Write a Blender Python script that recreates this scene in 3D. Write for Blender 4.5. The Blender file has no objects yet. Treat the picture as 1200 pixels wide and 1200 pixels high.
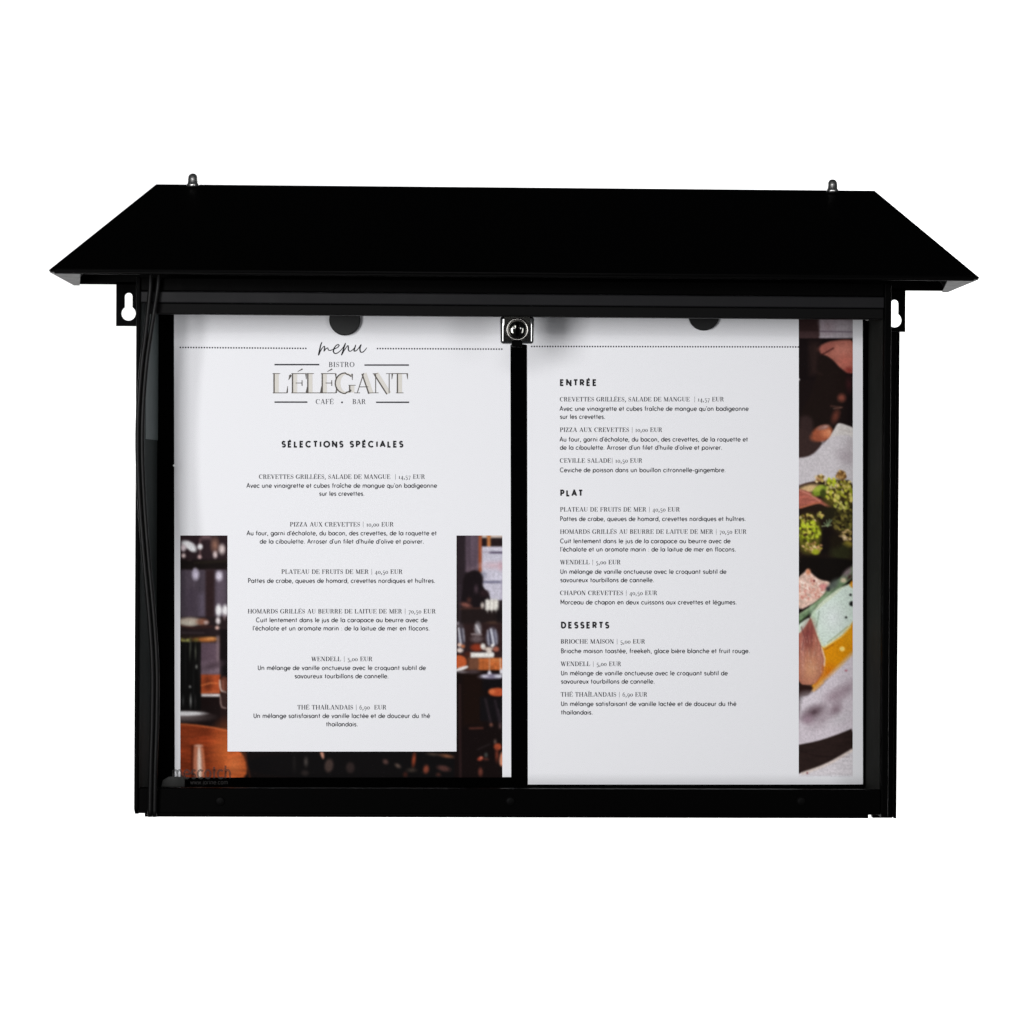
import bpy, bmesh, math, random
import numpy as np
from mathutils import Vector, Matrix

random.seed(7)
rng = np.random.default_rng(11)
scene = bpy.context.scene
COL = scene.collection
MM = 0.001

# ------------------------------------------------------------------ camera
CX, CY, CZ = -34.66, -1428.06, 19.76           # millimetres; the wall plane is y = 0, the case faces -y
YAW, PITCH, ROLL, FPX = -0.0241, -0.0073, 0.0057, 2676.7


def cam_axes():
    cy, sy, cp, sp, cr, sr = (math.cos(YAW), math.sin(YAW), math.cos(PITCH), math.sin(PITCH),
                              math.cos(ROLL), math.sin(ROLL))
    right = Vector((cy, sy, 0))
    fwd = Vector((-sy * cp, cy * cp, sp))
    up = right.cross(fwd)
    return right * cr + up * sr, -right * sr + up * cr, fwd


AX = cam_axes()
cam_data = bpy.data.cameras.new("camera")
cam = bpy.data.objects.new("camera", cam_data)
COL.objects.link(cam)
cam_data.sensor_width = 36
cam_data.lens = FPX / 1200 * 36
cam_data.clip_start = 0.05
cam_data.clip_end = 60
m = Matrix.Identity(4)
for i in range(3):
    m[i][0], m[i][1], m[i][2] = AX[0][i], AX[1][i], -AX[2][i]
    m[i][3] = (CX, CY, CZ)[i] * MM
cam.matrix_world = m
scene.camera = cam

# ------------------------------------------------------------------ world, lights, exposure
world = bpy.data.worlds.new("World")
scene.world = world
world.use_nodes = True
bg = world.node_tree.nodes["Background"]
bg.inputs[0].default_value = (0.9, 0.95, 1.0, 1)
bg.inputs[1].default_value = 0.03

scene.view_settings.view_transform = 'Standard'
scene.view_settings.look = 'None'
scene.view_settings.exposure = 0
scene.view_settings.gamma = 1
scene.view_settings.use_curve_mapping = False
scene.render.film_transparent = False
scene.cycles.max_bounces = 8
scene.cycles.sample_clamp_direct = 3.0
scene.cycles.sample_clamp_indirect = 3.0
scene.cycles.transparent_max_bounces = 8
scene.cycles.use_denoising = True
scene.cycles.denoiser = 'OPENIMAGEDENOISE'
scene.cycles.denoising_input_passes = 'RGB_ALBEDO_NORMAL'
scene.cycles.denoising_prefilter = 'NONE'
scene.cycles.use_adaptive_sampling = False


def area(name, loc, target, sx, sy, power, color=(1, 1, 1), spread=180):
    d = bpy.data.lights.new(name, 'AREA')
    d.shape = 'RECTANGLE'
    d.size, d.size_y, d.energy, d.color = sx, sy, power, color
    d.spread = math.radians(spread)
    o = bpy.data.objects.new(name, d)
    COL.objects.link(o)
    o.location = loc
    o.rotation_euler = (Vector(target) - Vector(loc)).to_track_quat('-Z', 'Y').to_euler()
    return o


# two softboxes and one added top fill in front of the case, two strip lights that light the white backdrop behind it
area("softbox_key", (-0.67, -1.42, 0.05), (0, 0, 0.0), 0.38, 0.62, 17.3, (1.0, 0.99, 1.0))
area("softbox_fill", (0.69, -1.42, 0.05), (0, 0, 0.0), 0.28, 0.60, 4.0, (0.99, 0.98, 1.0))
area("softbox_added_top", (-0.22, -1.55, 0.44), (0, 0, 0.0), 0.70, 0.22, 5.6, (1.0, 0.99, 1.0))  # unseen fill, added to ease the shade of the side walls on the sheets
area("backdrop_light", (-2.1, 0.6, 0), (-1.2, 1.9, 0), 0.5, 2.2, 58, spread=110)
area("backdrop_light", (2.1, 0.6, 0), (1.2, 1.9, 0), 0.5, 2.2, 58, spread=110)

# ------------------------------------------------------------------ helpers


def at(u, v, Y):
    """Point (mm) of the plane y = Y that stands at pixel (u, v) of the 1200 px photograph."""
    d = AX[0] * ((u - 600) / FPX) + AX[1] * (-(v - 600) / FPX) + AX[2]
    t = (Y - CY) / d.y
    return Vector((CX + d.x * t, Y, CZ + d.z * t))


def mat(name, base, rough=0.5, spec=0.5, metal=0.0, noise=0.0, nscale=200.0, bump=0.0, bscale=900.0, coat=0.0):
    mt = bpy.data.materials.new(name)
    mt.use_nodes = True
    nt = mt.node_tree
    b = nt.nodes["Principled BSDF"]
    b.inputs["Base Color"].default_value = (*base, 1)
    b.inputs["Roughness"].default_value = rough
    b.inputs["Specular IOR Level"].default_value = spec
    b.inputs["Metallic"].default_value = metal
    b.inputs["Coat Weight"].default_value = coat
    tc = nt.nodes.new("ShaderNodeTexCoord")
    if noise:
        n = nt.nodes.new("ShaderNodeTexNoise")
        n.inputs["Scale"].default_value = nscale
        n.inputs["Detail"].default_value = 5
        nt.links.new(tc.outputs["Object"], n.inputs["Vector"])
        mr = nt.nodes.new("ShaderNodeMapRange")
        mr.inputs["To Min"].default_value = max(0.02, rough - noise)
        mr.inputs["To Max"].default_value = rough + noise
        nt.links.new(n.outputs["Fac"], mr.inputs["Value"])
        nt.links.new(mr.outputs["Result"], b.inputs["Roughness"])
    if bump:
        n2 = nt.nodes.new("ShaderNodeTexNoise")
        n2.inputs["Scale"].default_value = bscale
        n2.inputs["Detail"].default_value = 4
        nt.links.new(tc.outputs["Object"], n2.inputs["Vector"])
        bp = nt.nodes.new("ShaderNodeBump")
        bp.inputs["Strength"].default_value = bump
        bp.inputs["Distance"].default_value = 0.0004
        nt.links.new(n2.outputs["Fac"], bp.inputs["Height"])
        nt.links.new(bp.outputs["Normal"], b.inputs["Normal"])
    return mt


M_ROOF = mat("black_powder_coat", (0.0007, 0.0007, 0.0007), 0.42, 0.02, noise=0.08, bump=0.12)
M_BODY = mat("black_case_paint", (0.0006, 0.0006, 0.0006), 0.45, 0.012, noise=0.08, bump=0.1)
M_BACK = mat("black_back_panel", (0.0006, 0.0006, 0.0006), 0.6, 0.0, bump=0.1)
M_RIVET = mat("black_rivet", (0.0016, 0.0016, 0.0016), 0.5, 0.03)
M_RAIL = mat("charcoal_anodised_rail", (0.0068, 0.0068, 0.0076), 0.5, 0.08, noise=0.1, nscale=60, bump=0.1)
M_GASKET = mat("dark_gasket", (0.0016, 0.0016, 0.0016), 0.6, 0.06, bump=0.1)
M_LINER_A = mat("grey_green_liner", (0.026, 0.031, 0.030), 0.75, 0.1, noise=0.1, nscale=40)
M_SHEEN = mat("painted_grey_green_sheen", (0.115, 0.135, 0.135), 0.5, 0.2, noise=0.1, nscale=40)
M_LINER_B = mat("dark_grey_liner", (0.0120, 0.0126, 0.0112), 0.8, 0.03, noise=0.1, nscale=40)
M_LIP = mat("satin_black_lip", (0.010, 0.010, 0.010), 0.5, 0.07, noise=0.08)
M_CHROME = mat("polished_chrome", (0.86, 0.86, 0.85), 0.07, 0.5, metal=1.0, noise=0.03, nscale=300)
M_RING = mat("worn_nickel", (0.34, 0.33, 0.31), 0.2, 0.5, metal=1.0, noise=0.06, nscale=300)
M_NUT = mat("satin_steel", (0.80, 0.80, 0.78), 0.26, 0.5, metal=1.0, noise=0.05, nscale=300)
M_DARKCHROME = mat("dark_nickel", (0.11, 0.11, 0.10), 0.09, 0.5, metal=1.0, noise=0.02, nscale=300)
M_SLOT = mat("key_slot_black", (0.0008, 0.0008, 0.0008), 0.6, 0.0)
M_RUBBER = mat("black_cable_rubber", (0.0028, 0.0028, 0.0028), 0.42, 0.14, noise=0.1, nscale=400, bump=0.2, bscale=1500)
M_MAGNET = mat("black_magnet", (0.0045, 0.0045, 0.005), 0.5, 0.25, bump=0.1)
M_WHITEBIT = mat("white_plastic", (0.75, 0.75, 0.74), 0.4, 0.4)
M_CORNER_REFL = mat("painted_grey_reflection", (0.02, 0.02, 0.019), 0.5, 0.2)
M_STICK = mat("faded_grey_sticker_print", (0.022, 0.021, 0.020), 0.6, 0.1)
M_STICK.node_tree.nodes["Principled BSDF"].inputs["Alpha"].default_value = 0.62
M_INK = mat("black_ink", (0.012, 0.012, 0.015), 0.7, 0.2)
M_INK2 = mat("grey_ink", (0.035, 0.035, 0.042), 0.7, 0.2)
M_BEIGE = mat("beige_ink", (0.70, 0.665, 0.62), 0.7, 0.2)
M_BROWN = mat("brown_grey_ink", (0.10, 0.088, 0.078), 0.7, 0.2)
M_BACKDROP = mat("white_backdrop_paper", (0.88, 0.88, 0.88), 0.9, 0.1, bump=0.05, bscale=80)
M_PAPER = mat("white_paper", (0.838, 0.830, 0.862), 0.6, 0.2)


def vcol_mat(name):
    mt = bpy.data.materials.new(name)
    mt.use_nodes = True
    nt = mt.node_tree
    b = nt.nodes["Principled BSDF"]
    a = nt.nodes.new("ShaderNodeVertexColor")
    a.layer_name = "print"
    nt.links.new(a.outputs["Color"], b.inputs["Base Color"])
    b.inputs["Roughness"].default_value = 0.7
    b.inputs["Specular IOR Level"].default_value = 0.03
    return mt


M_PRINT = vcol_mat("photo_print_ink")


def glass_mat():
    mt = bpy.data.materials.new("clear_glass")
    mt.use_nodes = True
    nt = mt.node_tree
    nt.nodes.clear()
    out = nt.nodes.new("ShaderNodeOutputMaterial")
    mix = nt.nodes.new("ShaderNodeMixShader")
    tr = nt.nodes.new("ShaderNodeBsdfTransparent")
    tr.inputs[0].default_value = (0.985, 0.99, 0.987, 1)
    gl = nt.nodes.new("ShaderNodeBsdfGlossy")
    gl.inputs["Roughness"].default_value = 0.02
    fr = nt.nodes.new("ShaderNodeFresnel")
    fr.inputs["IOR"].default_value = 1.3
    ar = nt.nodes.new("ShaderNodeMath")      # anti-reflection coated pane
    ar.operation = 'MULTIPLY'
    ar.inputs[1].default_value = 0.12
    nt.links.new(fr.outputs[0], ar.inputs[0])
    nt.links.new(ar.outputs[0], mix.inputs[0])
    nt.links.new(tr.outputs[0], mix.inputs[1])
    nt.links.new(gl.outputs[0], mix.inputs[2])
    nt.links.new(mix.outputs[0], out.inputs["Surface"])
    return mt


M_GLASS = glass_mat()


def link(name, me, material, parent=None, smooth=False):
    o = bpy.data.objects.new(name, me)
    COL.objects.link(o)
    if material:
        me.materials.append(material)
    if parent:
        o.parent = parent
    if smooth:
        for p in me.polygons:
            p.use_smooth = True
    return o


def from_bm(name, bm, material, parent=None, smooth=False, bevel=0.0, segs=2):
    bmesh.ops.recalc_face_normals(bm, faces=bm.faces)
    me = bpy.data.meshes.new(name)
    bm.to_mesh(me)
    bm.free()
    o = link(name, me, material, parent, smooth)
    if bevel:
        md = o.modifiers.new("bevel", 'BEVEL')
        md.width = bevel * MM
        md.segments = segs
        md.limit_method = 'ANGLE'
    return o


def box(bm, x0, x1, y0, y1, z0, z1):
    v = [bm.verts.new((x * MM, y * MM, z * MM)) for x in (x0, x1) for y in (y0, y1) for z in (z0, z1)]
    for f in ((0, 1, 3, 2), (4, 6, 7, 5), (0, 4, 5, 1), (2, 3, 7, 6), (0, 2, 6, 4), (1, 5, 7, 3)):
        bm.faces.new([v[i] for i in f])


def prism(bm, pts, y0, y1):
    """Outline in (x, z) millimetres given a depth from y0 to y1."""
    a = [bm.verts.new((x * MM, y0 * MM, z * MM)) for x, z in pts]
    b = [bm.verts.new((x * MM, y1 * MM, z * MM)) for x, z in pts]
    bm.faces.new(a)
    bm.faces.new(b[::-1])
    n = len(pts)
    for i in range(n):
        bm.faces.new((a[i], a[(i + 1) % n], b[(i + 1) % n], b[i]))


def slab(bm, quad, thick):
    """A flat polygon (mm points) thickened along its normal."""
    q = [Vector(p) for p in quad]
    n = (q[1] - q[0]).cross(q[2] - q[0]).normalized() * thick
    a = [bm.verts.new(p * MM) for p in q]
    b = [bm.verts.new((p - n) * MM) for p in q]
    bm.faces.new(a)
    bm.faces.new(b[::-1])
    for i in range(len(q)):
        j = (i + 1) % len(q)
        bm.faces.new((a[i], b[i], b[j], a[j]))


def lathe(bm, prof, c, axis='z', n=40):
    """prof: (radius, height) in mm, spun about an axis through c."""
    rings = []
    for r, h in prof:
        ring = []
        for k in range(n):
            t = 2 * math.pi * k / n
            p = (r * math.cos(t), r * math.sin(t), h) if axis == 'z' else (r * math.cos(t), -h, r * math.sin(t)) if axis == 'y' \
                else (h, r * math.cos(t), r * math.sin(t))
            ring.append(bm.verts.new([(p[i] + c[i]) * MM for i in range(3)]))
        rings.append(ring)
    for a, b in zip(rings, rings[1:]):
        for k in range(n):
            bm.faces.new((a[k], a[(k + 1) % n], b[(k + 1) % n], b[k]))
    bm.faces.new(rings[0][::-1])
    bm.faces.new(rings[-1])


def catmull(pts, n=10):
    pts = [Vector(p) for p in pts]
    P = [pts[0] * 2 - pts[1]] + pts + [pts[-1] * 2 - pts[-2]]
    out = []
    for i in range(1, len(P) - 2):
        a, b, c, d = P[i - 1:i + 3]
        for k in range(n):
            t = k / n
            out.append(0.5 * ((2 * b) + (c - a) * t + (2 * a - 5 * b + 4 * c - d) * t * t + (3 * b - a - 3 * c + d) * t ** 3))
    out.append(pts[-1])
    return out


def tube(bm, pts, r, n=12):
    rings = []
    for i, p in enumerate(pts):
        d = (pts[min(i + 1, len(pts) - 1)] - pts[max(i - 1, 0)]).normalized()
        s = d.cross(Vector((0, 1, 0))).normalized()
        u = s.cross(d)
        rings.append([bm.verts.new((p + (s * math.cos(2 * math.pi * k / n) + u * math.sin(2 * math.pi * k / n)) * r) * MM)
                      for k in range(n)])
    for a, b in zip(rings, rings[1:]):
        for k in range(n):
            bm.faces.new((a[k], a[(k + 1) % n], b[(k + 1) % n], b[k]))
    bm.faces.new(rings[0][::-1])
    bm.faces.new(rings[-1])


def tag(o, label=None, cat=None, group=None, kind=None):
    for k, v in (("label", label), ("category", cat), ("group", group), ("kind", kind)):
        if v:
            o[k] = v
    return o


def empty(name, loc=(0, 0, 0)):
    o = bpy.data.objects.new(name, None)
    COL.objects.link(o)
    o.empty_display_size = 0.02
    return o


# ------------------------------------------------------------------ setting: a white studio backdrop
bm = bmesh.new()
rows = [(1.9, 1.35), (1.9, -1.3), (1.85, -1.45), (1.7, -1.55), (1.5, -1.58)]
prev = None
for y, z in rows:
    cur = [bm.verts.new((x, y, z)) for x in (-4, 4)]
    if prev:
        bm.faces.new((prev[0], prev[1], cur[1], cur[0]))
    prev = cur
bd = from_bm("backdrop", bm, M_BACKDROP, smooth=True)
tag(bd, "plain pure white seamless backdrop behind the menu case", "backdrop", kind="structure")

# ------------------------------------------------------------------ the display case
case = empty("menu_display_case")
tag(case, "black wall mounted outdoor menu case with hipped metal roof and glazed door", "menu case")

YF, YB = -60.0, -8.0            # front of the door, face of the back panel
ZT, ZE = 150.0, 150.0
ZBOT = -173.0
XL0, XL1 = -226.6, -224.2       # left side wall, outside and inside
XR1, XR0 = 221.6, 225.9         # right side wall, inside and outside

bm = bmesh.new()
box(bm, XL1 + 0.2, 224, -7.4, -1.0, ZBOT + 3, ZT - 1)
from_bm("back_panel", bm, M_BACK, case)

bm = bmesh.new()                # left wall with a clipped lower corner
a = [(-0.5, ZT - 1), (YF, ZT - 1), (YF, ZBOT + 3.6), (YF + 4, ZBOT + 0.6), (-0.5, ZBOT + 0.6)]
prev = []
for x in (XL0, XL1):
    prev.append([bm.verts.new((x * MM, y * MM, z * MM)) for y, z in a])
bm.faces.new(prev[0])
bm.faces.new(prev[1][::-1])
for i in range(5):
    j = (i + 1) % 5
    bm.faces.new((prev[0][i], prev[0][j], prev[1][j], prev[1][i]))
from_bm("side_wall", bm, M_BODY, case, bevel=0.5)
bm = bmesh.new()
box(bm, XR1, XR0, YF, -0.5, ZBOT - 0.2, ZT - 1)
from_bm("side_wall", bm, M_BODY, case, bevel=0.7)
bm = bmesh.new()                # folded rear flange along the right side
xr = at(1049.6, 700, -1.0).x
box(bm, XR0 + 0.4, xr - 1.9, -6, -0.6, at(1045, 958.2, -4).z, 123.5)
box(bm, xr - 1.7, xr, -9, -0.6, at(1045, 958, -4).z, 123.5)
from_bm("rear_flange", bm, M_BODY, case, bevel=0.5)
bm = bmesh.new()
box(bm, XL1 + 0.2, XR1 - 0.2, YF + 1, -8, 140.6, ZT - 1.5)
from_bm("top_panel", bm, M_BODY, case, bevel=0.5)
bm = bmesh.new()
box(bm, XL1 + 0.2, XR1 - 0.2, YF + 5, -8, ZBOT + 2, ZBOT + 5)
from_bm("bottom_panel", bm, M_BODY, case)

bm = bmesh.new()                # grey liners inside both side walls
slab(bm, [(-223.8, -56.5, -170), (-220.3, -8.2, -170), (-220.3, -8.2, 139), (-223.8, -56.5, 139)], 0.3)
from_bm("side_liner", bm, M_LINER_A, case)
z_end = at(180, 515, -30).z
bm = bmesh.new()  # paler slab: the sheen on the upper left inner wall, put into colour
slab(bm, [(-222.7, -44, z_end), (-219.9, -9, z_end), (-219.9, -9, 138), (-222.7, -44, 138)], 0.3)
from_bm("liner_sheen", bm, M_SHEEN, case)
bm = bmesh.new()
slab(bm, [(221.4, -8.2, -170), (221.2, -56.5, -170), (221.2, -56.5, 139), (221.4, -8.2, 139)], 0.2)
from_bm("side_liner", bm, M_LINER_B, case)

# door: top rail of two bands, bottom rail, glass, hinge, lock
door = empty("door")
door.parent = case
bm = bmesh.new()
prism(bm, [(XL1 + 0.3, 133.5), (XR1 - 0.2, 133.5), (XR1 - 0.2, 140.2), (XL1 + 0.3, 140.2)], YF - 0.4, YF + 6)
from_bm("top_rail", bm, M_RAIL, door, bevel=0.6)
bm = bmesh.new()
box(bm, XL1 + 5.2, XR1 - 0.2, YF + 1.4, YF + 8, 127.0, 133.3)
from_bm("gasket_strip", bm, M_GASKET, door, bevel=0.5)
bm = bmesh.new()
box(bm, XL1 + 0.3, XR1 - 0.2, YF + 0.3, YF + 6, -171.5, -156.4)
from_bm("bottom_rail", bm, M_BODY, door, bevel=0.6)
bm = bmesh.new()
box(bm, XL1 - 0.6, XR1 + 0.6, YF + 2.2, YF + 4.2, -158.0, 130.0)
from_bm("glass_pane", bm, M_GLASS, door)
bm = bmesh.new()                # piano hinge: knuckles along the lower edge
x = XL1 + 4
while x < XR1 - 22:
    lathe(bm, [(1.35, 0), (1.5, 0.12), (1.5, 17.85), (1.35, 17.97)], (x, YF + 1.6, -172.2), axis='x', n=14)
    x += 18.1
lathe(bm, [(1.36, 0), (1.36, 418)], (XL1 + 4, YF + 1.6, -172.2), axis='x', n=14)
from_bm("hinge", bm, M_BODY, door, smooth=False)
for u in (258, 598, 939):
    p = at(u, 939, YF)
    bm = bmesh.new()
    lathe(bm, [(2.9, -0.4), (2.9, 0.3), (2.2, 0.9), (0.9, 1.2)], (p.x, YF + 0.3, p.z), axis='y', n=24)
    from_bm("rivet", bm, M_RIVET, door)

# cam lock hanging at the middle of the top rail
lc = at(606, 387, YF - 7)
lock = empty("lock")
lock.parent = door
bm = bmesh.new()
W, H = 10.2, 8.4
box(bm, lc.x - W, lc.x + W, YF - 8, YF + 2, lc.z - H, lc.z + H)
o = from_bm("lock_housing", bm, M_CHROME, lock, bevel=2.1, segs=6)
for p in o.data.polygons:
    p.use_smooth = True
bm = bmesh.new()
box(bm, lc.x - 7.9, lc.x + 7.6, YF - 8.25, YF - 7.5, lc.z - H + 1.5, lc.z + H - 0.2)
from_bm("lock_face", bm, M_DARKCHROME, lock, bevel=0.3)
bm = bmesh.new()
lathe(bm, [(6.9, 0), (6.9, 0.6), (6.5, 1.3), (5.9, 1.4), (5.5, 0.9)], (lc.x + 0.1, YF - 8.2, lc.z + 0.3), axis='y', n=56)
from_bm("lock_ring", bm, M_RING, lock, smooth=True)
bm = bmesh.new()
lathe(bm, [(5.3, 0.4), (5.3, 1.3), (4.7, 1.8), (2.5, 2.2), (0.4, 2.3)], (lc.x + 0.1, YF - 8.2, lc.z + 0.3), axis='y', n=56)
from_bm("lock_cylinder", bm, M_DARKCHROME, lock, smooth=True)
bm = bmesh.new()
prism(bm, [(lc.x - 0.9, lc.z - 3.6), (lc.x + 1.0, lc.z - 3.6), (lc.x + 1.0, lc.z + 4.4), (lc.x - 0.9, lc.z + 4.4)], YF - 10.6, YF - 10.0)
from_bm("key_slot", bm, M_SLOT, lock)
for dx in (-1.9, 2.0):
    bm = bmesh.new()
    bmesh.ops.create_uvsphere(bm, u_segments=18, v_segments=12, radius=0.9 * MM)
    bmesh.ops.scale(bm, verts=bm.verts, vec=(0.75, 0.6, 1.3))
    bmesh.ops.translate(bm, verts=bm.verts, vec=((lc.x + dx) * MM, (YF - 10.3) * MM, (lc.z + 1.0) * MM))
    from_bm("key_slot_rim", bm, M_CHROME, lock, smooth=True)
bm = bmesh.new()
box(bm, lc.x - 3.3, lc.x + 3.2, YF - 8.6, YF - 1, lc.z - H - 1.4, lc.z - H + 1.9)
from_bm("lock_cam", bm, M_BODY, lock, bevel=0.4)

# small fittings inside, and a corner reflection built as a slab
for u, v, Y, r in ((1016, 371.5, -40, 2.1), (184.5, 365, -40, 0.9), (204, 545.5, -20, 0.65)):
    p = at(u, v, Y)
    bm = bmesh.new()
    lathe(bm, [(r, 0), (r, 0.5), (r * 0.6, 1.0)], (p.x, p.y, p.z), axis='y', n=24)
    from_bm("bumper_pad", bm, M_WHITEBIT, case, smooth=False)
bm = bmesh.new()  # grey slab that stands in for a reflection in the lower left corner
pts = [at(u, v, -20) for u, v in ((189, 922), (191, 914), (198, 909.5), (217, 910.5), (217, 922))]
prism(bm, [(p.x, p.z) for p in pts], -22, -20)
from_bm("corner_reflection", bm, M_CORNER_REFL, case, bevel=0.5)

# hanging plates with keyhole slots


def plate(name, x_out, x_in, kx):
    """Flat steel ear with a keyhole; built as an outline bridged to its hole."""
    zt, zb = 151.0, 123.6
    kz = at(600, 372, 0).z + (0.6 if kx < 0 else 0.0)
    hole = []
    r1, r2, zs = 4.5, 2.45, kz + 10.4
    a0 = math.asin(r2 / r1)
    for k in range(25):          # big circle, open at the top
        t = math.pi / 2 - a0 - (2 * math.pi - 2 * a0) * k / 24
        hole.append((kx + r1 * math.cos(t), kz + r1 * math.sin(t)))
    for k in range(13):
        t = math.pi - math.pi * k / 12
        hole.append((kx + r2 * math.cos(t), zs + r2 * math.sin(t)))
    x0, x1 = min(x_out, x_in), max(x_out, x_in)
    bm = bmesh.new()
    n = len(hole)
    cen = (kx, kz + 4)
    outer = []
    for hx, hz in hole:          # project each hole point outward to the rectangle
        dx, dz = hx - cen[0], hz - cen[1]
        c = []
        if dx > 1e-6: c.append((x1 - cen[0]) / dx)
        if dx < -1e-6: c.append((x0 - cen[0]) / dx)
        if dz > 1e-6: c.append((zt - cen[1]) / dz)
        if dz < -1e-6: c.append((zb - cen[1]) / dz)
        t = min(c)
        outer.append([cen[0] + dx * t, cen[1] + dz * t])
    for cx_, cz_ in ((x0, zb), (x1, zb), (x0, zt), (x1, zt)):
        b = min(range(n), key=lambda i: (outer[i][0] - cx_) ** 2 + (outer[i][1] - cz_) ** 2)
        outer[b] = [cx_, cz_]
    L = {}
    for s, y in ((0, -1.6), (1, 0.0)):
        L[s] = ([bm.verts.new((p[0] * MM, y * MM, p[1] * MM)) for p in hole],
                [bm.verts.new((p[0] * MM, y * MM, p[1] * MM)) for p in outer])
    for i in range(n):
        j = (i + 1) % n
        for s in (0, 1):
            bm.faces.new((L[s][0][i], L[s][0][j], L[s][1][j], L[s][1][i]))
        for q in (0, 1):
            bm.faces.new((L[0][q][i], L[0][q][j], L[1][q][j], L[1][q][i]))
    bm2 = bm
    box(bm2, x0 + 0.3, x1 - 0.3, -3.4, -1.7, zb + 0.2, zb + 2.3)
    from_bm(name, bm, M_BODY, case)


plate("mounting_plate", at(136.5, 360, 0).x, at(163, 360, 0).x, at(151, 360, 0).x)
plate("mounting_plate", at(1060.5, 360, 0).x, at(1036, 360, 0).x, at(1048, 360, 0).x)

# hipped roof of folded sheet metal, hollow below
roof = empty("roof")
roof.parent = case
RL, RR = at(183, 215.2, -2), at(1025, 224, -2)
ZR = (RL.z + RR.z) / 2
EL, ER = at(57, 316, -86.4), at(1148, 325.6, -86.4)
ZE = (EL.z + ER.z) / 2
YE = -86.4
BL, BR = at(86.5, 331, 0).x, at(1111, 340, 0).x
XE0, XE1 = EL.x, ER.x
bm = bmesh.new()                # front slope and two hips share their edges
pr = [(RL.x, -2, ZR), (RR.x, -2, ZR), (XE1, YE, ZE), (XE0, YE, ZE), (XE0, -0.4, ZE), (XE1, -0.4, ZE),
      (RL.x, -0.4, ZR), (RR.x, -0.4, ZR)]
v = [bm.verts.new(Vector(p) * MM) for p in pr]
bm.faces.new((v[0], v[1], v[2], v[3]))
bm.faces.new((v[0], v[3], v[4], v[6]))
bm.faces.new((v[1], v[7], v[5], v[2]))
bm.faces.new((v[0], v[6], v[7], v[1]))
o = from_bm("roof_shell", bm, M_ROOF, roof)
md = o.modifiers.new("solid", 'SOLIDIFY')
md.thickness = 1.0 * MM
md.offset = -1
md = o.modifiers.new("bevel", 'BEVEL')
md.width = 0.35 * MM
md.segments = 2
bm = bmesh.new()
prism(bm, [(RL.x + 1, ZR - 1.6), (RR.x - 1, ZR - 1.6), (XE1 - 1.0, ZE - 0.4), (XE0 + 1.0, ZE - 0.4)], -0.45, -1.6)
from_bm("rear_plate", bm, M_ROOF, roof)
for s, xe, xi in ((-1, XE0, XE0), (1, XE1, XE1)):
    bm = bmesh.new()            # inward lip under each hip, mitred at the front
    q = [(xe - s * 0.6, YE + 0.8, ZE - 1.3), (xe - s * 18.5, YE + 0.8, ZE - 1.3), (xe - s * 4.2, -1.9, ZE - 1.3), (xe - s * 0.6, -1.9, ZE - 1.3)]
    slab(bm, q, -0.8 if s < 0 else 0.8)
    from_bm("eave_lip", bm, M_LIP, roof)
bm = bmesh.new()
box(bm, XE0 + 3, XE1 - 3, YE + 0.6, YE + 2.2, ZE - 2.0, ZE + 0.2)
from_bm("eave_lip", bm, M_ROOF, roof, bevel=0.5)
bm = bmesh.new()  # thin paler tube that stands in for the highlight along the eave fold
lathe(bm, [(0.45, 0), (0.45, XE1 - XE0 - 8)], (XE0 + 4, YE + 0.1, ZE + 0.45), axis='x', n=12)
from_bm("eave_highlight", bm, M_GASKET, roof, smooth=True)
for u, vv in ((226, 216), (975.5, 223.5)):
    p = at(u, vv, -4)
    bm = bmesh.new()
    lathe(bm, [(3.9, -1.5), (3.9, 0.1), (3.5, 0.5), (3.3, 1.0), (3.2, 1.2), (3.15, 3.2), (2.9, 4.9), (2.3, 6.0), (1.4, 6.7), (0.4, 6.95)],
          (p.x, -4, ZR - 0.4), n=36)
    from_bm("dome_nut", bm, M_NUT, roof, smooth=True)

# ------------------------------------------------------------------ lettering: two stroke alphabets


def arc(cx, cy, rx, ry, a0, a1, n=12):
    return [(cx + rx * math.cos(math.radians(a0 + (a1 - a0) * k / n)), cy + ry * math.sin(math.radians(a0 + (a1 - a0) * k / n)))
            for k in range(n + 1)]


def ring(cx, cy, rx, ry, n=18):
    return arc(cx, cy, rx, ry, 0, 360, n)


X = 0.66
R = X / 2


def dot(x, y, r=0.035):
    return [(x - r, y), (x + r, y)]


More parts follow.
